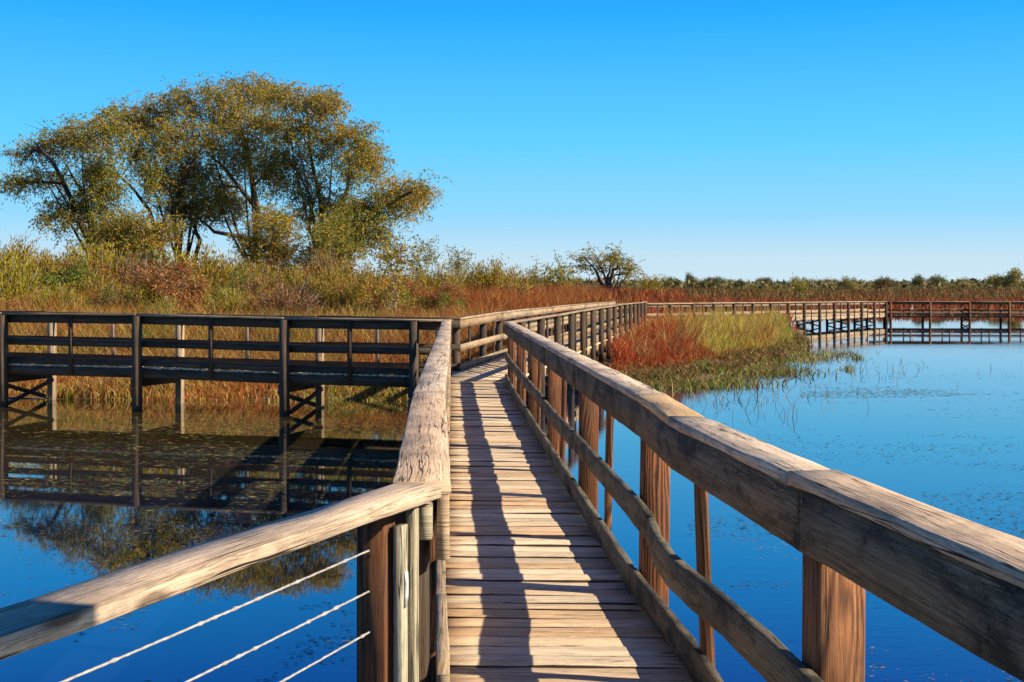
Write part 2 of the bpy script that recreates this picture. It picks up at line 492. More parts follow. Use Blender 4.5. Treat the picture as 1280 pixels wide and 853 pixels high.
# --- main narrow walk
zmain = lambda y: float(np.interp(y, [0, 5, 22], [.885, .885, .83]))
PR_main = Path([(x, y, zmain(y)) for x, y in [(1.22, .6), (1.02, 1.6), (.93, 2.33), (.80, 3.56), (.735, 5.0), (.62, 6.4), (.385, 10.6), (.02, 17.8), (-.13, 21.3)]])
PR_top = Path([(x, y, zmain(y)) for x, y in [(1.30, .6), (1.10, 1.6), (.99, 2.33), (.825, 3.56), (.672, 5.09), (.655, 6.24), (.412, 10.7), (.0, 18.6), (-.13, 21.3)]])
PR_mid = Path([(x, y, zmain(y)) for x, y in [(1.22, .6), (1.02, 1.6), (.935, 2.33), (.875, 2.9), (.818, 3.41), (.785, 3.8), (.735, 4.25), (.672, 4.65), (.637, 4.96), (.63, 5.35), (.648, 5.75), (.62, 6.4), (.385, 10.6), (.02, 17.8), (-.13, 21.3)]])
PL_main = Path([(x, y, zmain(y)) for x, y in [(-.175, 3.38), (-.36, 6.35), (-.58, 11), (-.87, 17), (-1.15, 22.5)]])
# deck of the main walk reaches back under the camera
main = thing('boardwalk', 'narrow sunlit plank boardwalk running straight away from the camera between two railings', 'boardwalk', (.2, 5, .88))
PLd = Path([(-.70, 1.8, .885)] + [tuple(PL_main.at(PL_main.s_at_y(y))) for y in (3.38, 6.35, 11, 17, 22.5)])
PRd = Path([tuple(PR_main.at(PR_main.s_at_y(y))) for y in (1.7, 2.33, 3.56, 5, 6.4, 10.6, 17.8, 21.25)])
# planks placed by distance so that they stay square to the walk
mbk = MB(); yy = 1.9
while yy < 22.0:
    k = yy
    a = PLd.at(PLd.s_at_y(min(k + .03, 22.4))); b = PRd.at(PRd.s_at_y(min(k - .03, 21.2)))
    if k > 21.2: b = np.array([-.13 + (k - 21.25) * .18, k, .83])
    pw = random.choice([.138, .138, .14, .135, .09]); gp = random.choice([.012, .014, .018, .022, .034])
    d = nrm((b - a) * (1, 1, 0))
    z = random.gauss(0, .0032); tw = random.gauss(0, .0032)
    a2 = a - d * (.06 + random.gauss(0, .01)) + (0, random.gauss(0, .003), -.019 + z + tw)
    b2 = b + d * (.05 + random.gauss(0, .012)) + (0, random.gauss(0, .003), -.019 + z - tw)
    a2[1] = k + pw / 2 + .02 + random.gauss(0, .003); b2[1] = k + pw / 2 - .03 + random.gauss(0, .003)
    if k > 21.2: b2[1] = k + pw / 2 - .03
    bow = random.gauss(0, .003)
    pts = [a2 + (b2 - a2) * j / 6 + (0, random.gauss(0, .0012), bow * math.sin(PI * j / 6)) for j in range(7)]
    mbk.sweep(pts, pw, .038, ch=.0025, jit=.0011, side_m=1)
    yy += pw + gp
mbk.build('deck', [M['deck'], M['old']], main)  # dark wood on the side faces stands in for shade between planks
joists(main, PL_main, PR_main, M['old'])

SR = PR_main.s_at_y; STR = PR_top.s_at_y
posts_y = [3.50, 6.36, 9.30, 12.2, 15.1, 18.0, 20.95]
ball_y = [2.3, 4.86, 7.72, 10.7, 13.6, 16.5, 19.4]
beams(main, PL_main, PR_main, [(PL_main.s_at_y(y), SR(y)) for y in posts_y], M['old'])
RM = dict(cap=M['cap'], rail=M['rail'], mid=M['rail'], post=M['post'], bal=M['post'])
T = thing('railing', 'long weathered railing with reddish brown posts along the right side of the sunlit walk', 'railing', (.84, 3.5, .88))
rail_run(T, PR_main, 1, [SR(y) for y in posts_y], [SR(y) for y in ball_y],
         [STR(y) for y in (.6, 3.56, 5.09, 6.24, 9.3, 12.2, 15.1, 18, 21.3)],
         [SR(y) for y in (.6, 3.50, 6.36, 9.30, 12.2, 15.1, 18, 21.3)], RM, near=True, topP=PR_top, midP=PR_mid, cuts_mid=[PR_mid.s_at_y(y) for y in (.6, 2.6, 5.75, 9.30, 12.2, 15.1, 18, 21.3)],
         special={('cap_board', 2): M['fresh']})
# bolts on the near right post
T2 = thing('railing', 'left hand railing of the sunlit walk with cracked wide cap board ending close by', 'railing', (-.2, 3.4, .88))
SL = PL_main.s_at_y
rail_run(T2, PL_main, -1, [SL(y) for y in (6.3, 9.3, 12.2, 15.1, 18, 20.9)], [SL(y) for y in (4.9, 7.8, 10.7, 13.6, 16.5, 19.4)],
         [SL(y) for y in (3.38, 6.35, 9.9, 13.6, 18, 22.5)], [SL(y) for y in (3.38, 4.3, 6.3, 9.3, 12.2, 15.1, 18, 22.5)],
         dict(cap=M['cap'], rail=M['tan'], mid=M['tan'], post=M['post'], bal=M['post']), near=True, capw=.165, cap_over=.004)

MB().sweep([(-.243, 3.33, 1.848), (-.25, 3.6, 1.848)], .042, .095, ch=.003).build('rail_block', M['pale'], T2)

MB().sweep([(-.315, 3.50, z) for z in (-.7, .3, 1.2, 1.9)], .14, .14, up=(-1, 0, 0), ch=.006).build('post', M['old'], T2)
# --- cable railing that branches off to the near left
TB = thing('cable_railing', 'short railing with white cables and pale cap board branching off at the near left', 'railing', (-.37, 3.3, .88))
bd = nrm((-.383, -.923, 0)); bn = np.array([bd[1], -bd[0], 0]) * 1.0
bc = np.array([-.262, 3.375, 1.932])
n = 12
MB().sweep([bc + bd * (2.75 * i / n) + (0, 0, random.gauss(0, .0006)) for i in range(n + 1)], .137, .036, ch=.003, jit=.0018).build('cap_board', M['cap'], TB)
pp = np.array([-.365, 3.27, 0])
q = [pp + (0, 0, z) for z in (-.7, .2, .9, 1.5, 1.91)]
MB().sweep(q, .089, .089, up=bd, ch=.005, jit=.001).build('post', M['post'], TB)
p2 = np.array([-.301, 3.24, 0])
MB().sweep([p2 + (0, 0, z) for z in (.6, 1.2, 1.86)], .034, .03, up=nrm((.9, -.43, 0)), ch=.003, jit=.001).build('side_board', M['pale'], TB)
p3 = np.array([-.272, 3.27, 0])
MB().sweep([p3 + (0, 0, z) for z in (.6, 1.2, 1.908)], .026, .03, up=nrm((.9, -.43, 0)), ch=.003, jit=.001).build('side_board', M['pale'], TB)
MB().sweep([p2 + np.array([.0145, -.007, 0]) * 1.06 + (0, 0, z) for z in (1.64, 1.67, 1.70, 1.735)], .012, .004, up=nrm((.9, -.43, 0)), ch=0, jit=.002).build('paint_smear', M['paint'], TB)
for zc in (1.795, 1.685, 1.575):
    st = pp + bd * .0 + (0, 0, zc)
    pts = [];
    for i in range(220):
        s = 2.75 * i / 219
        pts.append(st + bd * s + np.array([random.gauss(0, .0004), random.gauss(0, .0004), -.012 * math.sin(PI * i / 219)]))
    rr = [.0026 + (.0022 if random.random() < .05 else 0) + random.random() * .0006 for _ in pts]
    MB().tube(pts, rr, 8).build('cable', M['cable'], TB, smooth=True)
pe = pp + bd * 2.6
MB().sweep([pe + (0, 0, z) for z in (-.7, .9, 1.91)], .089, .089, up=bd, ch=.005).build('post', M['post'], TB)

# --- unseen board, added to cast a shadow on the near left cap
TN = thing('shadow_board', 'unseen roofed board on two posts, added outside the right railing to cast a shadow', 'shadow caster', (1.85, .9, 0))
for y in (.25, 1.42):
    MB().sweep([(1.85, y, -.7), (1.85, y, 4.0)], .1, .1, up=(1, 0, 0), ch=.005).build('post', M['post'], TN)
for i in range(6):
    z = 2.75 + i * .19
    MB().sweep([(1.79, .12, z), (1.79, 1.52, z)], .02, .185, ch=.003).build('panel_board', M['tan'], TN)
for sx in (-1, 1):
    MB().sweep([(1.85 + sx * .17, 0.0, 4.05), (1.85 + sx * .17, 1.56, 4.05)], .36, .025, up=(sx * .4, 0, 1), ch=.003).build('roof_board', M['old'], TN)

# --- left cross section over the pond
zl = lambda k: .9 - .07 * k
A0 = np.array([-17.3, 27.4]); A1 = np.array([-1.13, 22.66])
ld = nrm(A1 - A0); ln = np.array([-ld[1], ld[0]])   # away from camera
LW = 1.36
LN = Path([(*A0, .92), (-10.85, 25.5, .90), (-7.66, 24.56, .895), (-4.48, 23.63, .845), (*A1, .83)])
B1 = np.array([-1.04, 24.05])
LF = Path([(*(A0 + ln * LW), .92), (*(np.array([-10.85, 25.5]) + ln * LW), .90), (*(np.array([-4.48, 23.63]) + ln * LW), .845), (*B1, .83)])
wl = thing('boardwalk', 'shaded boardwalk on stilts crossing the dark pond at the left', 'boardwalk', (-8, 25.5, .88))
deck_run(wl, LF, LN, M['deck'], ext=.03)
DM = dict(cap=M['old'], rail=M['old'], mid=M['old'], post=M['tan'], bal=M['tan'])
dirx = lambda Pp, x: float(np.interp(x, [p[0] for p in Pp.p], Pp.s))
pxn = [-17.0, -14.0, -10.72, -7.6, -4.42, -1.82]
sn = [dirx(LN, x) for x in pxn]
sf = [dirx(LF, x + ln[0] * LW) for x in pxn[:-1]] + [dirx(LF, -1.5)]
bn_ = [(sn[i] + sn[i + 1]) / 2 for i in range(len(sn) - 1)]
bf_ = [(sf[i] + sf[i + 1]) / 2 for i in range(len(sf) - 1)]
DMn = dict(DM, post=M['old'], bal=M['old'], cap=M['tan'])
T = thing('railing', 'dark shaded railing on the near side of the left boardwalk over the pond', 'railing', (-7.6, 24.5, .88))
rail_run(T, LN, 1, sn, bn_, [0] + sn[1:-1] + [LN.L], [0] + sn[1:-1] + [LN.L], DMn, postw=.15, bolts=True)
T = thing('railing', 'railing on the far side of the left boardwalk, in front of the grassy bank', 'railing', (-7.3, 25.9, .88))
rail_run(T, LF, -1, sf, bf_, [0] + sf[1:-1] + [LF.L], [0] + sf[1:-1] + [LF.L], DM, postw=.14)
joists(wl, LF, LN, M['old'])
beams(wl, LF, LN, list(zip(sf, sn)), M['old'], braces=(0, 2, 4))

# --- second stretch beyond the bend
PR2 = Path([(-.11, 21.32, .83), (2.1, 33.6, .84), (3.9, 44, .83), (6.57, 59.4, .76)])
PL2 = Path([(-1.03, 24.08, .83), (.1, 31.5, .84), (1.95, 42, .83), (5.2, 60.1, .76)])
w2 = thing('boardwalk', 'middle boardwalk stretch leading away to the right past the rusty red island', 'boardwalk', (1, 31, .83))
deck_run(w2, PL2, PR2, M['deck'], ext=.05)
# the landing at the bend
mb = MB()
for i in range(14):
    y = 21.95 + i * .147
    x0 = -1.2 if y > 22.3 else -1.15
    xr = float(np.interp(y, [p[1] for p in PR2.p], [p[0] for p in PR2.p]))
    mb.sweep([(x0 - .25, y + .05, .815), (xr + .05, y - .03, .815)], .139, .036, ch=.003)
mb.build('landing', M['deck'], w2)
SM = dict(cap=M['tan'], rail=M['tan'], mid=M['tan'], post=M['old'], bal=M['old'])
nb = 16
s2 = [PR2.L * (i + .4) / nb for i in range(nb)]
T = thing('railing', 'right hand railing of the middle stretch, its dark posts crowding together beside the red island', 'railing', (.3, 24, .83))
rail_run(T, PR2, 1, s2, [s + PR2.L / nb / 2 for s in s2], [0] + s2[2::2] + [PR2.L], [0] + s2[2::2] + [PR2.L], SM)
s2l = [.12] + [PL2.L * (i + .4) / nb for i in range(1, nb)]
T = thing('railing', 'left hand railing of the middle stretch with a bright sunlit cap and boards', 'railing', (-1.03, 24.1, .83))
rail_run(T, PL2, -1, s2l, [s + PL2.L / nb / 2 for s in s2l], [0] + s2l[2::2] + [PL2.L], [0] + s2l[2::2] + [PL2.L], SM)
joists(w2, PL2, PR2, M['tan'])
beams(w2, PL2, PR2, [(s * PL2.L / PR2.L, s) for s in s2], M['old'])

# --- third stretch, running obliquely to the far corner
PR3 = Path([(6.57, 59.4, .76), (15.7, 71.2, .68), (26.5, 85.2, .58)])
PL3 = Path([(5.2, 60.1, .76), (14.5, 72.1, .68), (25.8, 86.75, .58)])
w3 = thing('boardwalk', 'oblique far boardwalk behind the island, its side boards lit tan by the sun', 'boardwalk', (15, 71, .6))
deck_run(w3, PL3, PR3, M['deck'], ext=.05)
nb = 14
s3 = [PR3.L * (i + .0) / nb for i in range(1, nb + 1)]
s3[-1] -= .1
T = thing('railing', 'near railing of the oblique far boardwalk, standing behind the yellow reeds', 'railing', (15, 71, .6))
rail_run(T, PR3, 1, s3, [s - PR3.L / nb / 2 for s in s3], [0] + s3[1::2], [0] + s3[1::2], SM, hr=.96)
s3l = [s * PL3.L / PR3.L for s in s3]
T = thing('railing', 'far side railing of the oblique boardwalk, seen through the nearer one', 'railing', (14, 72, .6))
rail_run(T, PL3, -1, s3l, [s - PL3.L / nb / 2 for s in s3l], [0] + s3l[1::2], [0] + s3l[1::2], SM, hr=.96)
joists(w3, PL3, PR3, M['tan'], h=.13)
beams(w3, PL3, PR3, list(zip(s3l, s3)), M['old'], braces=(8, 10, 12), bz=-.11, bh=.1)

# --- fourth stretch, square to the view at the right
PR4 = Path([(26.5, 85.2, .58), (37, 84.3, .58), (52, 83.2, .58)])
PL4 = Path([(25.8, 86.75, .58), (37.1, 85.75, .58), (52.1, 84.65, .58)])
w4 = thing('boardwalk', 'distant brown boardwalk crossing open water at the right edge', 'boardwalk', (37, 84.5, .47))
deck_run(w4, PL4, PR4, M['deck'], ext=.05)
BM = dict(cap=M['tan'], rail=M['post'], mid=M['post'], post=M['post'], bal=M['post'])
s4 = [.35 + 2.72 * i for i in range(10)]
T = thing('railing', 'near railing of the distant right hand boardwalk, red brown posts reflected in pale water', 'railing', (30, 84.9, .47))
rail_run(T, PR4, 1, s4, [s + 1.36 for s in s4], [0] + s4[2::2] + [PR4.L], [0] + s4[2::2] + [PR4.L], BM, hr=.95)
s4l = [s + .75 for s in s4]
T = thing('railing', 'back railing of the distant right hand boardwalk against the far red marsh', 'railing', (30, 86.4, .47))
rail_run(T, PL4, -1, s4l, [s + 1.36 for s in s4l], [0] + s4l[2::2] + [PL4.L], [0] + s4l[2::2] + [PL4.L], BM, hr=.95)
joists(w4, PL4, PR4, M['post'], h=.13)
beams(w4, PL4, PR4, list(zip(s4l, s4)), M['old'], braces=(2, 4, 6, 8), bz=-.11, bh=.1)

# ------------------------------------------------------------------ plants
def blades(base, height, width, lean, col, bend=.35, tipcol=None):
    """grass blades: 5 vertices each (quad + triangle)"""
    n = len(base)
    az = RNG.uniform(0, 2 * PI, n); f = np.stack([np.cos(az), np.sin(az), np.zeros(n)], 1)
    la = RNG.uniform(0, 2 * PI, n); ld_ = np.stack([np.cos(la), np.sin(la), np.zeros(n)], 1) * (lean * height)[:, None]
    up = np.array([0, 0, 1.])
    hw = (width / 2)[:, None]
    mid = base + up * (height * .55)[:, None] + ld_ * .35
    tip = base + up * (height * (1 - .12 * np.abs(RNG.normal(size=n))))[:, None] + ld_ * (1 + bend)
    V = np.stack([base - f * hw, base + f * hw, mid + f * hw * .8, mid - f * hw * .8, tip], 1).reshape(-1, 3)
    k = np.arange(n) * 5
    q = np.stack([k, k + 1, k + 2, k + 3, k + 3, k + 2, k + 4], 1).ravel()
    sz = np.tile([4, 3], n)
    tc = col if tipcol is None else tipcol
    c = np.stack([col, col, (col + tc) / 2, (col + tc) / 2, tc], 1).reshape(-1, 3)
    return V, q, sz, c

def join_np(parts):
    Vs, qs, szs, cs = [], [], [], []; off = 0
    for (v, q, s, c) in parts:
        Vs.append(v); qs.append(q + off); szs.append(s); cs.append(c); off += len(v)
    return np.concatenate(Vs), np.concatenate(qs), np.concatenate(szs), np.concatenate(cs)

def leaves(cen, ax, L, W, col):
    n = len(cen)
    r = RNG.normal(size=(n, 3)); sd = np.cross(ax, r); sd /= np.linalg.norm(sd, axis=1)[:, None] + 1e-9
    a = ax * (L / 2)[:, None]; b = sd * (W / 2)[:, None]
    V = np.stack([cen - a, cen + b, cen + a, cen - b], 1).reshape(-1, 3)
    q = np.arange(n * 4); sz = np.full(n, 4)
    c = np.repeat(col, 4, axis=0)
    return V, q, sz, c

RED = np.array([.44, .06, .018]); RUST = np.array([.43, .125, .03]); BROWN = np.array([.22, .095, .035])
STRAW = np.array([.62, .43, .16]); GOLD = np.array([.52, .30, .05]); OLIVE = np.array([.21, .20, .035]); GREEN = np.array([.18, .28, .035]); YEL = np.array([.54, .44, .06])
DKOL = np.array([.06, .065, .02])

def pick(n, pal, w):
    """w: (n,k) weights, one palette colour per blade"""
    w = np.maximum(w, 1e-4); w = w / w.sum(1)[:, None]; cw = np.cumsum(w, 1)
    r = RNG.random(n)[:, None]; idx = (r > cw).sum(1).clip(0, len(pal) - 1)
    c = np.array(pal)[idx] * RNG.uniform(.7, 1.25, n)[:, None]
    return np.clip(c * (1 + RNG.normal(0, .06, (n, 3))), .004, .8)

def near_path(x, y, PP, d):
    A = np.array(PP.p)[:, :2]; m = np.full(x.shape, 1e9)
    for i in range(len(A) - 1):
        a, b = A[i], A[i + 1]; ab = b - a; t_ = np.clip(((x - a[0]) * ab[0] + (y - a[1]) * ab[1]) / (ab @ ab), 0, 1)
        m = np.minimum(m, np.hypot(x - a[0] - t_ * ab[0], y - a[1] - t_ * ab[1]))
    return m < d
def mid_path(A, B):
    return Path([tuple((A.at(A.L * k / 12) + B.at(B.L * k / 12)) / 2) for k in range(13)])
C2, C3, CL = mid_path(PL2, PR2), mid_path(PL3, PR3), mid_path(LF, LN)
def on_walk(x, y):
    return near_path(x, y, C2, 1.15) | near_path(x, y, C3, 1.15) | near_path(x, y, CL, .95)

def stuff(name, parts, mat, label, cat='grass'):
    v, q, s, c = join_np(parts)
    o = link(name, mesh_np(name, v, q, s, mat, col=c))
    return setp(o, label, cat, kind='stuff')

def fieldpts(n, x0, x1, y0, y1, pw=1.0):
    """random points in a trapezoid that widens with distance (x0,x1 are pixel columns)"""
    y = y0 + (y1 - y0) * RNG.random(n) ** pw
    u = RNG.uniform(x0, x1, n)
    return (u - 640) / F * y, y

# (1) low mixed grass along the left bank
x, y = fieldpts(110000, -260, 700, 26.2, 37, 1.3)
d = y - shore(x) + (fbm(x * .6, y * .6, 21) - .5) * 1.2
ok = (d > -1.3) & (RNG.random(len(x)) < 1.15 + d) & ~on_walk(x, y) & (x < .175 * (y - 21) + .9) & (RNG.random(len(x)) < .35 + .65 * (fbm(x * .8, y * .8, 2) > .45))
x, y, d = x[ok], y[ok], d[ok]; n = len(x); z = ground_z(x, y)
fn = fbm(x * .55, y * .8, 31); fr = fbm(x * .5 + 9, y * .7, 37); fg = fbm(x * .7, y * .9 + 5, 41); fk = vnoise(x * 2.6, y * 1.6, 43)
z = np.maximum(z, -.02); h = np.clip(.3 + .16 * d + (fn - .5) * .5, .14, 1.3) * RNG.uniform(.6, 1.25, n)
wts = np.stack([.3 + .9 * fk, .5 + 2.8 * np.clip((fr - .5) * 8, 0, 1), .45 + 0 * fn, 1.3 * np.clip((fg - .56) * 8, 0, 1), .3 + 0 * fn, .2 + 0 * fn, 1.7 * (1 - fk)], 1)
col = pick(n, [GOLD, RUST, STRAW, GREEN, OLIVE, YEL, BROWN], wts)
stuff('bank_grass', [blades(np.stack([x, y, z - .03], 1), h, RNG.uniform(.012, .03, n), RNG.uniform(.1, .6, n), col * .8, tipcol=col * 1.1)], M['grass'], 'gold, green and rust coloured grass on the bank behind the left boardwalk')

# (2) tall rusty meadow rising behind it
x, y = fieldpts(200000, -300, 830, 32, 64, 1.25)
ok = ~on_walk(x, y) & (x < .175 * (y - 21) - 1.4)
x, y = x[ok], y[ok]; d = y - shore(x)
fn = fbm(x * .35, y * .5, 51); fr = fbm(x * .3 + 4, y * .4, 57); fl = sm(-9, -2, x * 45 / y)
n = len(x); z = ground_z(x, y)
h = np.clip(1.0 + (fn - .5) * 1.6, .5, 1.75) * RNG.uniform(.65, 1.15, n) * sm(2, 8, d)
wts = np.stack([1.3 + 3.4 * fl + 2.2 * np.clip((fr - .5) * 6, 0, 1), .5 + .6 * fl, .5 + .9 * (1 - fl) * np.clip((fn - .4) * 5, 0, 1), .4 * (1 - fl) + .05, .25 * (1 - fl), .35 + 0 * fl], 1)
col = pick(n, [RUST, BROWN, GOLD, OLIVE, YEL, STRAW * .8], wts)
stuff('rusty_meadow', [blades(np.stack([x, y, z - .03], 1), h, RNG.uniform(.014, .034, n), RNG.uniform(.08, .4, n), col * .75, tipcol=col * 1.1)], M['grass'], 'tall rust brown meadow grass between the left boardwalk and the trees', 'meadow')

# (3) the island: red plants, yellow-green reeds, low mat
def island(n, y0, y1, u0, u1):
    x, y = fieldpts(n, u0, u1, y0, y1)
    d = y - shore(x) + (fbm(x * .7, y * .7, 61) - .5) * 1.6
    ok = (d > 0) & (x > .175 * (y - 21) + .55) & ~on_walk(x, y)
    return x[ok], y[ok], d[ok]
zone = lambda x, y: sm(-.6, .9, (x - 7.2 - (y - 42) * .08) + (fbm(x * .55, y * .22, 66) - .5) * 9.0)
x, y, d = island(90000, 32, 58, 690, 960); zn = zone(x, y)
ok = (d > 2.6 + (fbm(x * .5, y * .5, 88) - .5) * 2) & (zn < .75); x, y, d, zn = x[ok], y[ok], d[ok], zn[ok]; n = len(x)
fn = fbm(x * .8, y * .6, 71)
h = np.clip(.95 + (fn - .5) * 1.3, .3, 1.5) * RNG.uniform(.5, 1.15, n) * sm(1.2, 5.5, d) * (.55 + .85 * vnoise(x * 2.2, y * 1.3, 77)) * np.where(RNG.random(n) < .03, 1.5, 1)
fr = fbm(x * 1.6 + 3, y * .9, 75); fn = .5 * fn + .5 * vnoise(x * 3.1, y * 1.7, 76)
col = pick(n, [RED, RUST, BROWN, STRAW, OLIVE], np.stack([1.2 + 4 * np.clip((fr - .45) * 5, 0, 1), 1.3 + 0 * fr, .5 + 0 * fr,   .28 + 1.2 * np.clip((fn - .55) * 6, 0, 1), .25 + 0 * fr], 1))
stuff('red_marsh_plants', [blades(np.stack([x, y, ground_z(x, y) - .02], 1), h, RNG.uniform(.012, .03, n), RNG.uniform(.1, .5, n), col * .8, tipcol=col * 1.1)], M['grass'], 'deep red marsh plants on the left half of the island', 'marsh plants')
x, y, d = island(110000, 36, 78, 760, 1010); zn = zone(x, y)
ok = (d > 2.2) & (zn > .3); x, y, d = x[ok], y[ok], d[ok]; n = len(x)
fn = fbm(x * .7, y * .45, 81); fq = vnoise(x * 2.3, y * 1.1, 83); fp = vnoise(x * 1.4 + 7, y * .8, 84); fe = sm(960, 1000, 640 + x / y * F)
h = .84 * np.clip(1.25 + (fn - .5) * 1.1, .5, 1.7) * RNG.uniform(.55, 1.1, n) * sm(1.5, 6, d) * (.6 + .75 * vnoise(x * 2.0, y * 1.2, 78)) * np.where(RNG.random(n) < .03, 1.4, 1)
col = pick(n, [YEL, GOLD, STRAW, OLIVE, GREEN, RUST], np.stack([.5 + 1.2 * fq, (2.2 * fp * (1 - fe)) + .1, 1.3 * (1 - fq) * (1 - fe) + .15, .25 + .6 * (1 - fp) + .4 * fe, .1 + 1.2 * fe, 2.0 * np.clip((.5 - fq) * 5, 0, 1) * (1 - fe)], 1))
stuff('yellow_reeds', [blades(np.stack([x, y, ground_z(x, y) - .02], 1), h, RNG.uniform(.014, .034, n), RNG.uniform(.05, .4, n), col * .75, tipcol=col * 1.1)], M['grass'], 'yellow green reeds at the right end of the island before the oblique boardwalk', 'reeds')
x, y, d = island(90000, 29, 60, 670, 1040); ok = d < 6.0; x, y, d = x[ok], y[ok], d[ok]
keep = (RNG.random(len(x)) < .25 + .75 * (fbm(x * 1.1, y * 1.1, 91) > .42)); x, y, d = x[keep], y[keep], d[keep]; n = len(x)
fg = fbm(x * .5, y * .5, 95)
col = pick(n, [OLIVE, GREEN, BROWN, STRAW * .8, DKOL, RUST], np.stack([.7 + 0 * fg, 1.3 * np.clip((fg - .53) * 8, 0, 1), 1.0 + 0 * fg, .5 + 0 * fg, .7 + 0 * fg, .25 + 0 * fg], 1))
mat_parts = [blades(np.stack([x, y, np.maximum(ground_z(x, y), 0) - .02], 1), RNG.uniform(.08, .34, n), RNG.uniform(.015, .045, n), RNG.uniform(.3, 1.2, n), col)]
# small tufts in the water off the island
for (u, v, ru, rv, m) in [(1000, 447, 60, 6, 900), (960, 466, 55, 5, 900), (1050, 443, 22, 2, 120), (1072, 448, 8, 1.5, 60), (905, 480, 60, 5, 600), (1060, 462, 15, 1.5, 50), (830, 484, 70, 4, 700), (940, 455, 60, 6, 700)]:
    uu = u + RNG.normal(0, ru / 2, m); vv = v + RNG.normal(0, rv / 2, m); Y = H * F / (vv - HZ)
    b = np.stack([(uu - 640) / F * Y, Y, np.full(m, -.02)], 1)
    cc = pick(m, [OLIVE, GREEN, BROWN, STRAW], np.tile([1, .6, .8, .4], (m, 1)))
    mat_parts.append(blades(b, RNG.uniform(.05, .28, m), RNG.uniform(.015, .04, m), RNG.uniform(.3, 1.3, m), cc))
stuff('low_marsh_mat', mat_parts, M['grass'], 'low olive and brown plant mat along the island edge', 'ground cover')

# (4) thin dead stems standing in the open water
m = 330
uu = np.concatenate([RNG.normal(900, 75, 230), RNG.normal(1075, 60, 100)]); vv = np.concatenate([RNG.normal(494, 14, 230), RNG.normal(462, 9, 100)])
ok = (vv > 446) & (uu > 790); uu, vv = uu[ok], vv[ok]; m = len(uu)
Y = H * F / (vv - HZ); b = np.stack([(uu - 640) / F * Y, Y, np.full(m, -.05)], 1)
cc = pick(m, [STRAW, BROWN, DKOL], np.tile([1, .8, .8], (m, 1)))
stuff('reed_stems', [blades(b, RNG.uniform(.12, .55, m) * RNG.uniform(.6, 1.2, m), RNG.uniform(.009, .017, m), RNG.uniform(.1, 1.1, m), cc, bend=.6)], M['grass'], 'thin dead stems standing in the blue water right of the island', 'stems')

# (5) far marsh across the water
x, y = fieldpts(90000, -300, 1500, 66, 235, 1.0)
d = y - shore(x)
ok = (d > .2) & ~on_walk(x, y); x, y, d = x[ok], y[ok], d[ok]; n = len(x)
fn = fbm(x * .05, y * .12, 101); far = sm(150, 175, y + (fn - .5) * 50)
h = (np.clip(1.15 + (fbm(x * .2, y * .2, 103) - .5) * .9, .6, 1.7) * RNG.uniform(.6, 1.1, n)) * sm(0, 4, d)
col = pick(n, [RUST * (.85, .62, .7), BROWN * .62, OLIVE * .5, GOLD * .6, STRAW * .7], np.stack([1.9 * (1 - far) + .15, .6 + .4 * far, .1 + .35 * far, .12 + .15 * far, .1 + .05 * far], 1))
stuff('far_marsh', [blades(np.stack([x, y, ground_z(x, y) - .05], 1), h, RNG.uniform(.05, .16, n), RNG.uniform(.1, .5, n), col)], M['grass'], 'rust and brown marsh stretching to the far tree line', 'marsh')

# (6) floating weed on the pond
parts = []
def weed(m, ufun, vfun, size, pal, wts, mask=None):
    uu, vv = ufun(m), vfun(m); ok = (vv > 432)
    uu, vv = uu[ok], vv[ok]; Y = H * F / (vv - HZ); X = (uu - 640) / F * Y
    if mask is not None:
        k = mask(X, Y); X, Y = X[k], Y[k]
    ok = Y < shore(X) + .3; X, Y = X[ok], Y[ok]; m = len(X)
    cen = np.stack([X, Y, RNG.uniform(.003, .008, m)], 1)
    az = RNG.normal(0, .4, m); ax = np.stack([np.cos(az), np.sin(az), RNG.normal(0, .05, m)], 1)
    L = RNG.uniform(.4, 1.6, m) * size * (.5 + Y / 20); L = L * 1.5; W = L * RNG.uniform(.15, .35, m)
    sd = np.stack([-np.sin(az), np.cos(az), RNG.normal(0, .06, m)], 1)
    a = ax * (L / 2)[:, None]; b = sd * (W / 2)[:, None]
    V = np.stack([cen - a, cen + b, cen + a, cen - b], 1).reshape(-1, 3); V[:, 2] = np.maximum(V[:, 2], .002)
    col = pick(m, pal, np.tile(wts, (m, 1)))
    parts.append((V, np.arange(m * 4), np.full(m, 4), np.repeat(col, 4, 0)))
U = lambda a, b: (lambda m: RNG.uniform(a, b, m))
N_ = lambda a, b: (lambda m: RNG.normal(a, b, m))
pal = [DKOL * 1.2, BROWN * .45, OLIVE * .7, STRAW * .6]
weed(13000, U(-250, 560), N_(585, 36), .042, pal, [1, 1, .9, .3], lambda X, Y: (fbm(X * .35, Y * .8, 111) + RNG.normal(0, .08, len(X))) > .50)
weed(5000, U(-250, 560), N_(545, 16), .042, pal, [1, 1.3, .8, .3], lambda X, Y: (fbm(X * .3, Y * .9, 113) + RNG.normal(0, .06, len(X))) > .50)
weed(7000, U(-250, 600), U(640, 853), .026, pal, [.8, .8, 1, .7], lambda X, Y: (fbm(X * .9, Y * 1.1, 115) + RNG.normal(0, .04, len(X))) > .60)
weed(11000, U(860, 1500), N_(600, 75), .028, [DKOL * .5, BROWN * .4, OLIVE * .5], [1, 1, .5], lambda X, Y: (fbm(X * .35, Y * .8, 117) + RNG.normal(0, .05, len(X))) > .60)
weed(6000, U(1000, 1400), N_(492, 10), .03, [DKOL * .7, BROWN * .6, OLIVE], [1, 1, .8], lambda X, Y: (fbm(X * .15, Y * .5, 119) + RNG.normal(0, .05, len(X))) > .54)
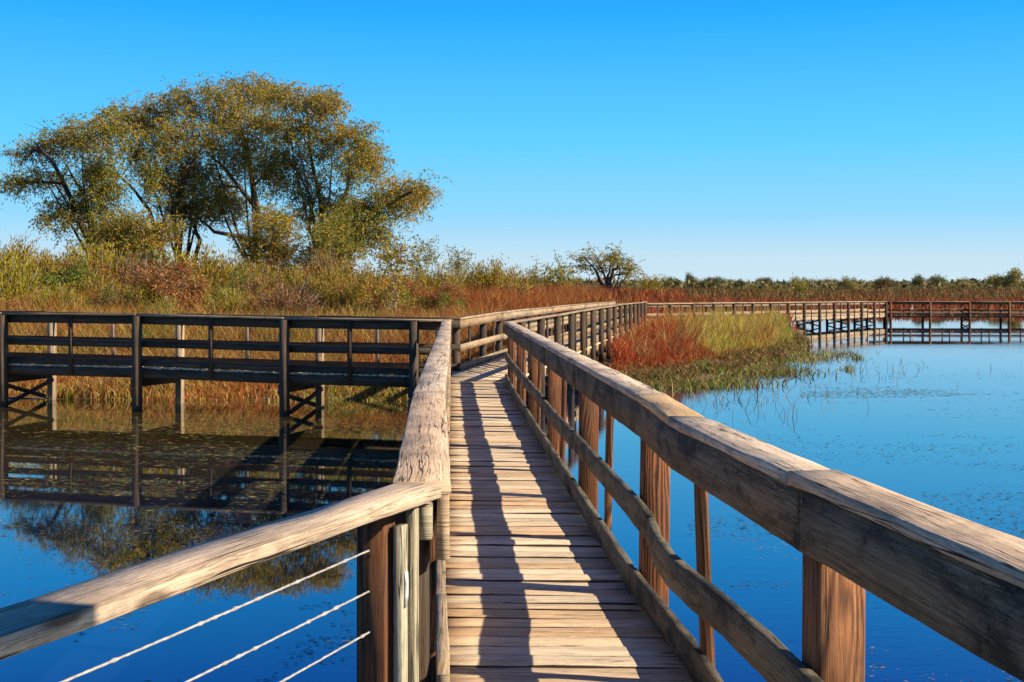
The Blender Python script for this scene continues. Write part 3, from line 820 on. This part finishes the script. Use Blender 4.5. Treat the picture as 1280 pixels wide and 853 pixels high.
weed(2500, U(700, 1300), U(640, 853), .018, [STRAW * .8, OLIVE, BROWN], [1, .7, .6], lambda X, Y: (fbm(X * 1.3, Y * 1.6, 121) + RNG.normal(0, .03, len(X))) > .66)
stuff('floating_weed', parts, M['weed'], 'drifts of small floating leaves and algae on the pond', 'floating weed')

# ------------------------------------------------------------------ trees
def leafcol(n, gold, base_=(.085, .085, .022)):
    G = np.array([(.58, .31, .045), (.46, .30, .045), (.30, .285, .045), (.13, .165, .035)])
    w = np.stack([gold, .6 + .3 * gold, 1 - gold * .6, .8 - .7 * gold], 1)
    return pick(n, G, w)

def make_tree(name, label, trunks, clumps, Y, lsize=.16, dens=1.3, bark='bark_dark', group=None, goldbias=.5, droop=.6, depth=1.0, twig=.012, base_r=.2, cat='tree'):
    b0 = P(trunks[0][0][0], trunks[0][0][1], Y)
    gz = float(ground_z(b0[0], Y))
    T = thing(name, label, cat, (b0[0], Y, gz), group)
    mb = MB(); nodes = []
    for tr in trunks:
        m = len(tr); pts = []
        for i, (u, v) in enumerate(tr):
            yy = Y + (0 if i == 0 else random.gauss(0, .5) * i * depth * .6)
            pts.append(P(u, v, yy))
        if tr is trunks[0] or tr[0] == trunks[0][0]:
            pts[0][2] = gz - .1
        r0 = base_r * (1 if tr is trunks[0] else .72)
        # smooth the limb
        fine = []
        for i in range(m - 1):
            for k in range(4):
                q = k / 4; fine.append(pts[i] * (1 - q) + pts[i + 1] * q + np.array([random.gauss(0, .04) * base_r * 4, random.gauss(0, .03), 0]) * (1 if i + k else 0))
        fine.append(pts[-1])
        rr = [r0 * (1 - .8 * i / len(fine)) for i in range(len(fine))]
        mb.tube(fine, rr, 7)
        nodes += list(zip(fine, rr))
    if cat == 'tree' and len(clumps) > 8:
        for q in range(5):
            (u2, v2, *_r) = random.choice(clumps); (u1, v1) = trunks[0][1]
            a = P(trunks[0][0][0] + random.uniform(-6, 6), trunks[0][0][1] - 4, Y + random.gauss(0, .4)); c = P(u2, v2, Y + random.gauss(0, 1.0))
            m_ = a * .45 + c * .55 + np.array([random.gauss(0, .35), random.gauss(0, .3), .4])
            f_ = [a * (1 - t_) ** 2 + m_ * 2 * t_ * (1 - t_) + c * t_ * t_ for t_ in np.linspace(0, 1, 9)]
            mb.tube(f_, [.085 * (1 - .75 * i / 8) for i in range(9)], 6)
        for q in range(9):
            (u2, v2, ru2, rv2, *_r) = random.choice(clumps)
            a = P(u2, v2, Y + random.gauss(0, .6)); an = random.uniform(.25, 2.9)
            c = a + np.array([math.cos(an) * ru2 / F * Y, random.gauss(0, .4), math.sin(an) * rv2 / F * Y]) * random.uniform(1.5, 1.9)
            mb.tube([a, (a + c) / 2 + (0, 0, .12), c], [.02, .014, .004], 4)
    LC, LA, LCOL = [], [], []
    for (u, v, ru, rv, *g) in clumps:
        gold = g[0] if g else goldbias
        cy = Y + random.gauss(0, 1.0) * depth
        ru *= 1.2; rv *= 1.2; c = P(u, v, cy); R = np.array([ru / F * Y, (ru + rv) / 2 / F * Y * depth, rv / F * Y])
        # limb to the clump from the best node (below it)
        best = min(nodes, key=lambda nr: np.linalg.norm(nr[0] - c) + (2.5 if nr[0][2] > c[2] else 0))
        a = best[0]; midp = (a + c) / 2 + np.array([0, 0, np.linalg.norm(c - a) * .08])
        limb = [a * (1 - q) ** 2 + midp * 2 * q * (1 - q) + c * q * q for q in np.linspace(0, 1, 6)]
        rl = min(best[1] * .7, .10 * base_r / .2)
        mb.tube(limb, [rl * (1 - .7 * i / 5) for i in range(6)], 5)
        ns = max(8, int(ru * rv / 16))
        dd = RNG.normal(size=(ns, 3)); dd /= np.linalg.norm(dd, axis=1)[:, None]
        rad = RNG.uniform(.1, 1.2 if cat == 'tree' else 1.0, ns) ** .6
        sub = c + dd * R * rad[:, None]
        for si, s_ in enumerate(sub):
            if RNG.random() < .75:
                f0 = limb[RNG.integers(2, 6)]
                mp_ = (f0 + s_) / 2 + np.array([0, 0, .12 * np.linalg.norm(s_ - f0)])
                mb.tube([f0, mp_, s_ + (0, 0, -.05)], [twig * 1.6, twig * 1.2, twig * .6], 3)
            ns_ = max(2, int(RNG.uniform(3, 9) * dens))
            sg = RNG.uniform(.20, .42) * (lsize / .2)
            st0 = s_ + np.clip(RNG.normal(0, 1, (ns_, 3)), -1.8, 1.8) * sg * np.array([1, 1, .7])
            per = 11; k = ns_ * per
            q_ = np.tile(np.linspace(0, 1, per), ns_)[:, None]
            len_ = np.repeat(RNG.uniform(.45, 1.15, ns_) * lsize * 4.2, per)[:, None]
            dr = RNG.normal(0, .75, (ns_, 3)); dr[:, 2] = dr[:, 2] * .6 + .35 - droop * .5
            dr = np.repeat(dr / np.linalg.norm(dr, axis=1)[:, None], per, axis=0)
            pos = np.repeat(st0, per, axis=0) + dr * q_ * len_ - np.array([0, 0, 1.]) * (q_ ** 2) * len_ * droop
            LC.append(pos + RNG.normal(0, .05 * lsize / .2, (k, 3)))
            ax = dr - np.array([0, 0, 1.]) * (2 * q_ * droop) + RNG.normal(0, .45, (k, 3)); ax /= np.linalg.norm(ax, axis=1)[:, None]
            LA.append(ax)
            gg = np.clip(gold * .85 - .04 + RNG.normal(0, .25), 0, 1)
            LCOL.append(leafcol(k, np.full(k, gg)))
    mb.build('trunk', M[bark], T)
    LC, LA, LCOL = np.concatenate(LC), np.concatenate(LA), np.concatenate(LCOL); n = len(LC)
    v_, q_, s_, c_ = leaves(LC, LA, RNG.uniform(.6, 1.1, n) * lsize, RNG.uniform(.24, .36, n) * lsize, LCOL)
    link('crown', mesh_np('crown', v_, q_, s_, M['leaf'], col=c_), T)
    return T

make_tree('willow_tree', 'leftmost big willow, dark and leaning out to the left', [
    [(122, 345), (112, 300), (92, 255), (68, 205), (45, 180)], [(122, 345), (118, 280), (100, 235), (82, 205)], [(122, 345), (128, 285), (118, 225), (128, 185)]],
    [(42, 190, 26, 12, .5), (75, 178, 30, 16, .45), (105, 170, 30, 18, .35), (28, 228, 26, 9, .15), (55, 222, 24, 9, .2), (118, 215, 28, 28, .1), (128, 245, 26, 30, .05), (88, 262, 26, 24, .1), (140, 165, 24, 22, .45), (72, 272, 16, 14, .2), (132, 290, 26, 24, .05), (20, 232, 12, 8, .2)], 57)
make_tree('willow_tree', 'second big willow from the left with orange brown top and slanting bare limb', [
    [(226, 345), (222, 300), (215, 265), (236, 215), (262, 165)], [(226, 345), (196, 300), (186, 262), (162, 232), (138, 212)], [(226, 345), (250, 300), (236, 270), (205, 205)]],
    [(165, 152, 30, 18, .8), (200, 142, 34, 20, .75), (178, 185, 24, 22, .6), (222, 170, 32, 24, .6), (236, 125, 30, 17, .7), (190, 222, 18, 28, .15), (215, 232, 30, 26, .75), (240, 210, 24, 26, .3), (225, 268, 24, 20, .2), (250, 255, 26, 24, .1)], 60)
make_tree('willow_tree', 'tallest big willow in the middle with a reddish sunlit trunk', [
    [(320, 345), (320, 300), (322, 260), (312, 205), (300, 150), (298, 120)], [(322, 262), (300, 235), (278, 208), (258, 190)], [(320, 300), (268, 290), (240, 265)]],
    [(272, 118, 26, 14, .65), (305, 110, 28, 13, .6), (335, 118, 28, 15, .6), (285, 148, 34, 22, .6), (330, 155, 36, 24, .5), (262, 175, 28, 22, .5), (305, 195, 34, 24, .4), (270, 235, 26, 24, .15), (280, 262, 28, 20, .1), (340, 215, 26, 26, .25), (318, 120, 18, 12, .6)], 62, bark='bark')
make_tree('willow_tree', 'rounded big willow right of the reddish trunk with golden top', [
    [(404, 345), (404, 305), (402, 265), (392, 215), (384, 150)], [(404, 290), (428, 256), (438, 220), (436, 190)], [(404, 320), (385, 285), (390, 250), (372, 215)]],
    [(385, 122, 30, 14, .75), (412, 135, 22, 18, .75), (375, 160, 32, 22, .55), (415, 175, 22, 22, .35), (365, 205, 34, 24, .35), (450, 172, 20, 22, .7), (462, 205, 24, 28, .85), (435, 215, 22, 22, .3), (385, 250, 28, 22, .2), (420, 260, 24, 20, .15), (355, 120, 20, 14, .6)], 59, bark='bark')
make_tree('willow_tree', 'lowest willow at the right end of the grove with drooping golden branch', [
    [(418, 345), (428, 300), (455, 272), (490, 252), (515, 240)], [(418, 345), (440, 305), (470, 285)]],
    [(500, 240, 24, 16, .85), (518, 250, 18, 18, .8), (485, 255, 22, 16, .6), (455, 262, 24, 20, .15), (440, 285, 26, 24, .05), (470, 285, 18, 18, .2), (530, 232, 10, 14, .7), (420, 290, 20, 20, .05)], 55)

def make_bush(name, label, u, v_base, Y, ru, top, gold, bark='bark_dark', lsize=.15, dens=1.0, droop=.0, group=None, cat='bush', nclump=5):
    cl = []
    hgt = v_base - top
    for i in range(nclump):
        a = random.uniform(-1, 1)
        cl.append((u + a * ru * .65, top + hgt * random.uniform(.2, .85) + abs(a) * hgt * .18, ru * .42, hgt * .24, gold))
    cl.append((u, top + hgt * .25, ru * .35, hgt * .2, gold))
    return make_tree(name, label, [[(u, v_base), (u + random.uniform(-3, 3), v_base - hgt * .4), (u + random.uniform(-6, 6), top + hgt * .3)], [(u, v_base), (u - ru * .3, v_base - hgt * .45)]],
                     cl, Y, lsize=lsize, dens=dens, bark=bark, goldbias=gold, droop=droop, depth=.7, base_r=.06, group=group, cat=cat, twig=.008)

make_bush('bush', 'golden leafy bush under the second willow from the left', 170, 330, 50, 52, 262, .75, nclump=8, dens=.9)
make_bush('bush', 'golden leafy bush at the foot of the reddish willow trunk', 345, 335, 50, 48, 262, .65, nclump=7, dens=.8)
make_bush('bush', 'dark green bush at the foot of the rounded willow', 415, 345, 50, 40, 272, .05, nclump=7, dens=.8)
make_bush('sapling', 'thin half bare sapling with yellow leaves in front of the meadow', 492, 395, 40, 24, 285, .8, nclump=5, dens=.16, bark='bark_pale', cat='sapling')
make_bush('cedar', 'small pointed evergreen right of the grove', 527, 360, 56, 22, 300, .02, nclump=5, dens=.7, cat='evergreen')
make_bush('round_tree', 'small round grey green tree right of the pointed evergreen', 571, 360, 62, 18, 308, .12, nclump=6, dens=.35, cat='tree')
make_bush('bush', 'sparse bush left of the yellow bush above the rusty meadow', 618, 362, 70, 20, 328, .35, nclump=5, dens=.3)
make_bush('bush', 'yellow leaved bush above the rusty meadow', 641, 365, 78, 17, 338, .95, nclump=5, dens=.6)
make_bush('bush', 'bright olive bush right of the yellow bush above the rusty meadow', 668, 365, 82, 18, 336, .4, nclump=5, dens=.6)
make_bush('bush', 'leafy dark green bush leaning right beside the middle boardwalk stretch', 702, 376, 62, 24, 332, .08, nclump=7, dens=.5, lsize=.2)
make_tree('spreading_tree', 'lone spreading tree with two dark trunks beyond the boardwalk bend', [
    [(762, 370), (763, 352), (767, 338), (778, 328)], [(760, 370), (750, 350), (743, 336), (732, 324)], [(762, 370), (760, 345), (766, 326)]],
    [(732, 322, 10, 5, .35), (746, 325, 9, 5, .3), (764, 323, 8, 5, .2), (776, 330, 9, 5, .2), (787, 336, 7, 5, .25), (752, 334, 8, 4, .1), (770, 320, 8, 5, .3), (784, 343, 7, 5, .2), (728, 332, 7, 5, .2)], 98, lsize=.24, dens=.9, droop=.25, base_r=.24, twig=.02)
make_bush('bush', 'brown rounded bush directly right of the lone spreading tree', 806, 366, 125, 20, 350, .6, nclump=6, dens=.5, lsize=.25)
make_bush('bush', 'dark small bush standing alone in the far marsh', 998, 370, 140, 9, 352, .02, nclump=4, dens=.5, lsize=.25)

# feathery shrubs of the thicket below the willows
def shrub_mesh(seed, gold, hgt=1.0, spread=.6):
    rg = np.random.default_rng(seed); P_, A_ = [], []; mb = MB()
    for i in range(46):
        az = rg.uniform(0, 2 * PI); le = rg.uniform(.0, 1) ** .7 * spread
        tip = np.array([math.cos(az) * le, math.sin(az) * le, hgt * rg.uniform(.65, 1.05) * (1 - .35 * (le / spread) ** 2)])
        a0 = np.array([math.cos(az), math.sin(az), 0]) * .06
        mid = tip * np.array([.45, .45, .55])
        mb.tube([a0, mid, tip], [.016, .010, .004], 3)
        k = 150
        q = rg.uniform(.25, 1.0, k)[:, None]
        c = (1 - q) ** 2 * a0 + 2 * q * (1 - q) * mid + q * q * tip
        c = c + rg.normal(0, .06, (k, 3))
        ax = nrm(tip - mid) + rg.normal(0, .38, (k, 3)); ax[:, 2] += .5; ax /= np.linalg.norm(ax, axis=1)[:, None]
        P_.append(c); A_.append(ax)
    P_, A_ = np.concatenate(P_), np.concatenate(A_); n = len(P_)
    pal = {'olive': ([(.37, .27, .02), (.48, .33, .03), (.20, .165, .015), (.44, .19, .03)], [1, .8, .6, .5]),
           'yellow': ([(.46, .38, .03), (.34, .28, .025), (.52, .32, .04), (.17, .16, .02)], [1, .8, .6, .4]),
           'dark': ([(.05, .065, .022), (.08, .09, .025), (.035, .045, .018)], [1, .7, .6]),
           'brown': ([(.36, .14, .045), (.26, .12, .05), (.38, .25, .1), (.17, .15, .04)], [1, .8, .6, .4])}[gold]
    col = pick(n, pal[0], np.tile(pal[1], (n, 1)))
    v_, q_, s_, c_ = leaves(P_, A_, RNG.uniform(.04, .09, n), RNG.uniform(.009, .017, n), col)
    return mesh_np('foliage', v_, q_, s_, M['leaf'], col=c_), mesh_np('stems', np.array(mb.v), mb.f, mb.sz, M['bark_pale'], uv=mb.uv, rnd=mb.r)
SHL = {'olive': 'feathery olive green shrub in the thicket below the big willows', 'yellow': 'feathery yellow green shrub in the thicket below the big willows',
       'dark': 'dark green compact shrub in the thicket below the big willows', 'brown': 'rusty brown half bare shrub in the thicket below the big willows'}
meshes = {k: [shrub_mesh(100 + i * 7 + j, k) for j in range(2)] for i, k in enumerate(SHL)}
spots = []
for u in range(-190, 640, 20):
    spots.append((u + random.uniform(-9, 9), random.uniform(44, 52), random.uniform(1.8, 2.9), random.choice(['olive', 'olive', 'yellow', 'brown', 'olive'])))
for u in range(-190, 470, 34):
    spots.append((u + random.uniform(-12, 12), random.uniform(38, 43), random.uniform(1.2, 1.9), random.choice(['olive', 'yellow', 'brown', 'yellow', 'dark'])))
for u in range(-180, 300, 75):
    spots.append((u + random.uniform(-14, 14), random.uniform(33.5, 36.5), random.uniform(.9, 1.3), random.choice(['yellow', 'brown', 'olive', 'brown'])))
spots += [(10, 40, 2.5, 'yellow'), (20, 46, 2.9, 'olive'), (180, 46, 2.6, 'dark'), (365, 42, 1.9, 'olive')]
for (u, Y, s, k) in spots:
    X = (u - 640) / F * Y
    zt = float(ground_z(X, Y))
    top = 1.0
    if u > 420: s *= .8
    g = thing('shrub', SHL[k], 'shrub', (X, Y, zt - .05), {'olive': 'olive thicket shrubs', 'yellow': 'yellow green thicket shrubs', 'dark': 'dark thicket shrubs', 'brown': 'brown thicket shrubs'}[k])
    fo, stm = random.choice(meshes[k])
    rz = random.uniform(0, 6.28); w_ = s * random.uniform(.9, 1.35)
    for nm, me in (('foliage', fo), ('stems', stm)):
        o = bpy.data.objects.new(nm, me); C.objects.link(o); o.parent = g
        o.rotation_euler = (0, 0, rz); o.scale = (w_, w_, s)

# rounded leafy bushes between the feathery shrubs
def bush_mesh(seed, k):
    rg = np.random.default_rng(seed); cs, ax = [], []
    for i in range(26):
        d_ = rg.normal(size=3); d_ /= np.linalg.norm(d_); d_[2] = abs(d_[2])
        c0 = np.array([0, 0, .18]) + d_ * np.array([.5, .5, .72]) * rg.uniform(.45, 1.05)
        m = 170
        cs.append(c0 + np.clip(rg.normal(0, 1, (m, 3)), -1.9, 1.9) * .085); a_ = rg.normal(size=(m, 3)); a_[:, 2] += .5; ax.append(a_)
    cs, ax = np.concatenate(cs), np.concatenate(ax); ax /= np.linalg.norm(ax, axis=1)[:, None]; n = len(cs)
    cs[:, 2] = np.maximum(cs[:, 2], .02)
    pal = {'green': [(.22, .26, .04), (.30, .30, .05), (.13, .16, .03)], 'gold': [(.52, .33, .04), (.42, .30, .04), (.26, .21, .035)], 'rust': [(.42, .14, .04), (.32, .14, .05), (.40, .24, .08)]}[k]
    v_, q_, s_, c_ = leaves(cs, ax, RNG.uniform(.035, .065, n), RNG.uniform(.015, .028, n), pick(n, pal, np.ones((n, 3))))
    mb = MB()
    for i in range(7):
        a = 2 * PI * i / 7 + rg.normal(0, .2); mb.tube([(0, 0, -.03), (math.cos(a) * .15, math.sin(a) * .15, .3), (math.cos(a) * .34, math.sin(a) * .34, .62 + rg.uniform(-.1, .15))], [.02, .013, .005], 4)
    return mesh_np('foliage', v_, q_, s_, M['leaf'], col=c_), mesh_np('stems', np.array(mb.v), mb.f, mb.sz, M['bark_dark'], uv=mb.uv, rnd=mb.r)
BL = {'green': 'rounded leafy green bush among the feathery shrubs below the big willows', 'gold': 'rounded golden bush among the feathery shrubs below the big willows', 'rust': 'rounded rust coloured bush among the feathery shrubs below the big willows'}
bmesh_ = {k: [bush_mesh(500 + 5 * i + j, k) for j in range(2)] for i, k in enumerate(BL)}
for i in range(40):
    k = ['green', 'gold', 'rust', 'green', 'rust'][i % 5]
    u = -150 + 19 * i + random.uniform(-9, 9); Y = random.uniform(35, 47); X = (u - 640) / F * Y
    hh_ = random.uniform(1.3, 2.3) * (1 if Y > 39 else .65) * (.75 if u > 400 else 1)
    g = thing('rounded_bush', BL[k], 'bush', (X, Y, float(ground_z(X, Y)) - .03), {'green': 'rounded green thicket bushes', 'gold': 'rounded golden thicket bushes', 'rust': 'rounded rusty thicket bushes'}[k])
    rz = random.uniform(0, 6.28); w_ = hh_ * random.uniform(.9, 1.3)
    for nm, me in zip(('foliage', 'stems'), random.choice(bmesh_[k])):
        o = bpy.data.objects.new(nm, me); C.objects.link(o); o.parent = g
        o.rotation_euler = (0, 0, rz); o.scale = (w_, w_, hh_)

# far tree line
def far_tree_mesh(seed, kind):
    rg = np.random.default_rng(seed); cs, ax = [], []
    nb_ = 16
    for i in range(nb_):
        d_ = rg.normal(size=3); d_ /= np.linalg.norm(d_); d_[2] = abs(d_[2]) * .9
        c0 = np.array([0, 0, .42]) + d_ * np.array([.52, .52, .5]) * rg.uniform(.4, 1)
        k = 130
        cs.append(c0 + rg.normal(0, .105, (k, 3))); ax.append(rg.normal(size=(k, 3)))
    cs, ax = np.concatenate(cs), np.concatenate(ax); ax /= np.linalg.norm(ax, axis=1)[:, None]; n = len(cs)
    cs[:, 2] = np.maximum(cs[:, 2], .03)
    pal = {'green': [(.34, .29, .08), (.44, .34, .09), (.22, .2, .06)], 'dark': [(.14, .15, .06), (.19, .19, .08)], 'tan': [(.28, .18, .08), (.22, .17, .07), (.15, .12, .05)]}[kind]
    col = pick(n, pal, np.ones((n, len(pal))))
    v_, q_, s_, c_ = leaves(cs, ax, RNG.uniform(.05, .09, n), RNG.uniform(.03, .055, n), col)
    return mesh_np('crown', v_, q_, s_, M['leaf'], col=c_)
tm = MB(); tm.tube([(0, 0, -.05), (.01, 0, .25), (0, .01, .55)], [.035, .026, .012], 5)
trunk_me = mesh_np('trunk', np.array(tm.v), tm.f, tm.sz, M['bark_dark'], uv=tm.uv, rnd=tm.r)
FL = {'green': 'olive tree in the distant tree line across the marsh', 'dark': 'dark tree in the distant tree line across the marsh', 'tan': 'tan leafed tree in the distant tree line across the marsh'}
fm = {k: [far_tree_mesh(300 + 11 * i + j, k) for j in range(3)] for i, k in enumerate(FL)}
def far_tree(u, Y, hpx, wpx, k):
    X = (u - 640) / F * Y; z = float(ground_z(X, Y)); 
    hgt = hpx / F * Y; wid = wpx / F * Y
    g = thing('distant_tree', FL[k], 'tree', (X, Y, z), {'green': 'olive trees of the far tree line', 'dark': 'dark trees of the far tree line', 'tan': 'tan trees of the far tree line'}[k])
    rz = random.uniform(0, 6.28)
    for nm, me in (('crown', random.choice(fm[k])), ('trunk', trunk_me)):
        o = bpy.data.objects.new(nm, me); C.objects.link(o); o.parent = g
        o.rotation_euler = (0, 0, rz); o.scale = (wid, wid, hgt)
for u in np.arange(560, 1420, 17.0):
    k = random.choice(['green', 'green', 'dark', 'tan', 'green'])
    far_tree(u + random.uniform(-5, 5), random.uniform(255, 330), random.uniform(8, 20), random.uniform(14, 28), k)
for (u, h_, w_, k) in [(842, 20, 20, 'dark'), (862, 26, 13, 'dark'), (888, 20, 24, 'dark'), (925, 17, 14, 'dark'), (960, 20, 16, 'dark'), (1060, 20, 22, 'green'), (1105, 20, 22, 'tan'), (1150, 24, 18, 'dark'), (1172, 22, 20, 'dark'), (1205, 18, 24, 'green'), (1245, 22, 26, 'green'), (1268, 30, 26, 'green'), (815, 18, 18, 'tan'), (1295, 30, 26, 'dark')]:
    far_tree(u, random.uniform(235, 250), h_, w_, k)
# low hedge-like undergrowth that closes the tree line
x, y = fieldpts(14000, 300, 1500, 235, 330); n = len(x)
z = ground_z(x, y) + RNG.uniform(.1, 2.0, n) * (.5 + fbm(x * .06, y * .06, 131))
ax = RNG.normal(size=(n, 3)); ax /= np.linalg.norm(ax, axis=1)[:, None]
col = pick(n, [(.22, .19, .06), (.30, .23, .08), (.14, .13, .05), (.30, .18, .07)], np.tile([1, .8, .8, .5], (n, 1)))
stuff('far_undergrowth', [leaves(np.stack([x, y, z], 1), ax, RNG.uniform(.8, 1.8, n), RNG.uniform(.4, .9, n), col)], M['leaf'], 'olive undergrowth closing the foot of the distant tree line', 'undergrowth')

# ------------------------------------------------------------------ wading bird on the distant boardwalk
bx, by, bz = 28.6, 86.05, .58
TBd = thing('wading_bird', 'small grey and white wading bird standing on the distant right boardwalk', 'bird', (bx, by, bz))
M['feather'] = simple('pale_feathers', (.55, .55, .55), .7, 0, 30); M['beak'] = simple('beak_horn', (.35, .25, .08), .5, 0, 30)
bm_ = MB()
ctrl = [(-.17, .30, .012), (-.11, .335, .055), (-.02, .36, .085), (.06, .40, .075), (.10, .46, .045), (.11, .54, .026), (.09, .60, .023), (.095, .655, .03), (.12, .675, .034), (.155, .67, .022)]
bm_.tube([(bx + a, by, bz + b) for a, b, r in ctrl], [r for a, b, r in ctrl], 10).build('body', M['feather'], TBd, smooth=True)
MB().tube([(bx + .15, by, bz + .67), (bx + .21, by, bz + .66), (bx + .26, by, bz + .652)], [.016, .009, .002], 6).build('beak', M['beak'], TBd)
for sy in (-.03, .03):
    MB().tube([(bx + .0, by + sy, bz + .31), (bx - .02, by + sy, bz + .16), (bx + .0, by + sy, bz + .012), (bx + .06, by + sy, bz + .008)], [.014, .009, .007, .005], 5).build('leg', M['beak'], TBd)

# ------------------------------------------------------------------ light, sky, camera
sd = nrm((.975, -.22, 0)); EL = math.radians(32.8)
S = np.array([sd[0] * math.cos(EL), sd[1] * math.cos(EL), math.sin(EL)])
ld_ = bpy.data.lights.new('sun', 'SUN'); ld_.energy = 5.0; ld_.angle = math.radians(.5); ld_.color = (1.0, .91, .74)
lo = bpy.data.objects.new('sun', ld_); C.objects.link(lo)
from mathutils import Vector
lo.rotation_euler = Vector(S).to_track_quat('Z', 'Y').to_euler(); lo.location = (30, -5, 30)

W = bpy.data.worlds.new('World'); bpy.context.scene.world = W; W.use_nodes = True
nt = W.node_tree; N = nt.nodes; bg = N['Background']
sky = N.new('ShaderNodeTexSky'); sky.sky_type = 'NISHITA'; sky.sun_disc = False
sky.sun_elevation = EL; sky.sun_rotation = math.atan2(sd[0], sd[1])
sky.air_density = 1.0; sky.dust_density = .6; sky.ozone_density = 3.0
tcw = N.new('ShaderNodeTexCoord'); sx = N.new('ShaderNodeSeparateXYZ'); nt.links.new(tcw.outputs['Generated'], sx.inputs[0])
rp = N.new('ShaderNodeValToRGB'); cr = rp.color_ramp
stops = [(0.0, (.60, .765, .87)), (.025, (.52, .73, .87)), (.06, (.27, .655, .96)), (.12, (.11, .595, 1.0)), (.22, (.015, .40, 1.0)), (.34, (.002, .105, .70)), (.6, (.002, .08, .34)), (1.0, (.001, .04, .2))]
while len(cr.elements) < len(stops): cr.elements.new(.5)
for e, (p, c) in zip(cr.elements, stops): e.position = p; e.color = (*c, 1)
nt.links.new(sx.outputs['Z'], rp.inputs[0])
sc = N.new('ShaderNodeMix'); sc.data_type = 'RGBA'; sc.blend_type = 'MULTIPLY'; sc.inputs[0].default_value = 1
nt.links.new(rp.outputs[0], sc.inputs[6]); sc.inputs[7].default_value = (7.0, 7.0, 7.0, 1)
mx = N.new('ShaderNodeMix'); mx.data_type = 'RGBA'; mx.inputs[0].default_value = .96
nt.links.new(sky.outputs[0], mx.inputs[6]); nt.links.new(sc.outputs[2], mx.inputs[7])
nt.links.new(mx.outputs[2], bg.inputs['Color']); bg.inputs['Strength'].default_value = .1

cam = bpy.data.cameras.new('camera'); co = bpy.data.objects.new('camera', cam); C.objects.link(co)
co.location = (0, 0, H); co.rotation_euler = (PI / 2, 0, 0)
cam.sensor_width = 36; cam.lens = F / 1280 * 36; cam.shift_y = -(426.5 - HZ) / 1280
cam.clip_end = 6000; cam.clip_start = .05
sc_ = bpy.context.scene; sc_.camera = co
sc_.view_settings.view_transform = 'Standard'; sc_.view_settings.look = 'None'
sc_.view_settings.exposure = 0.62; sc_.view_settings.gamma = 1.0
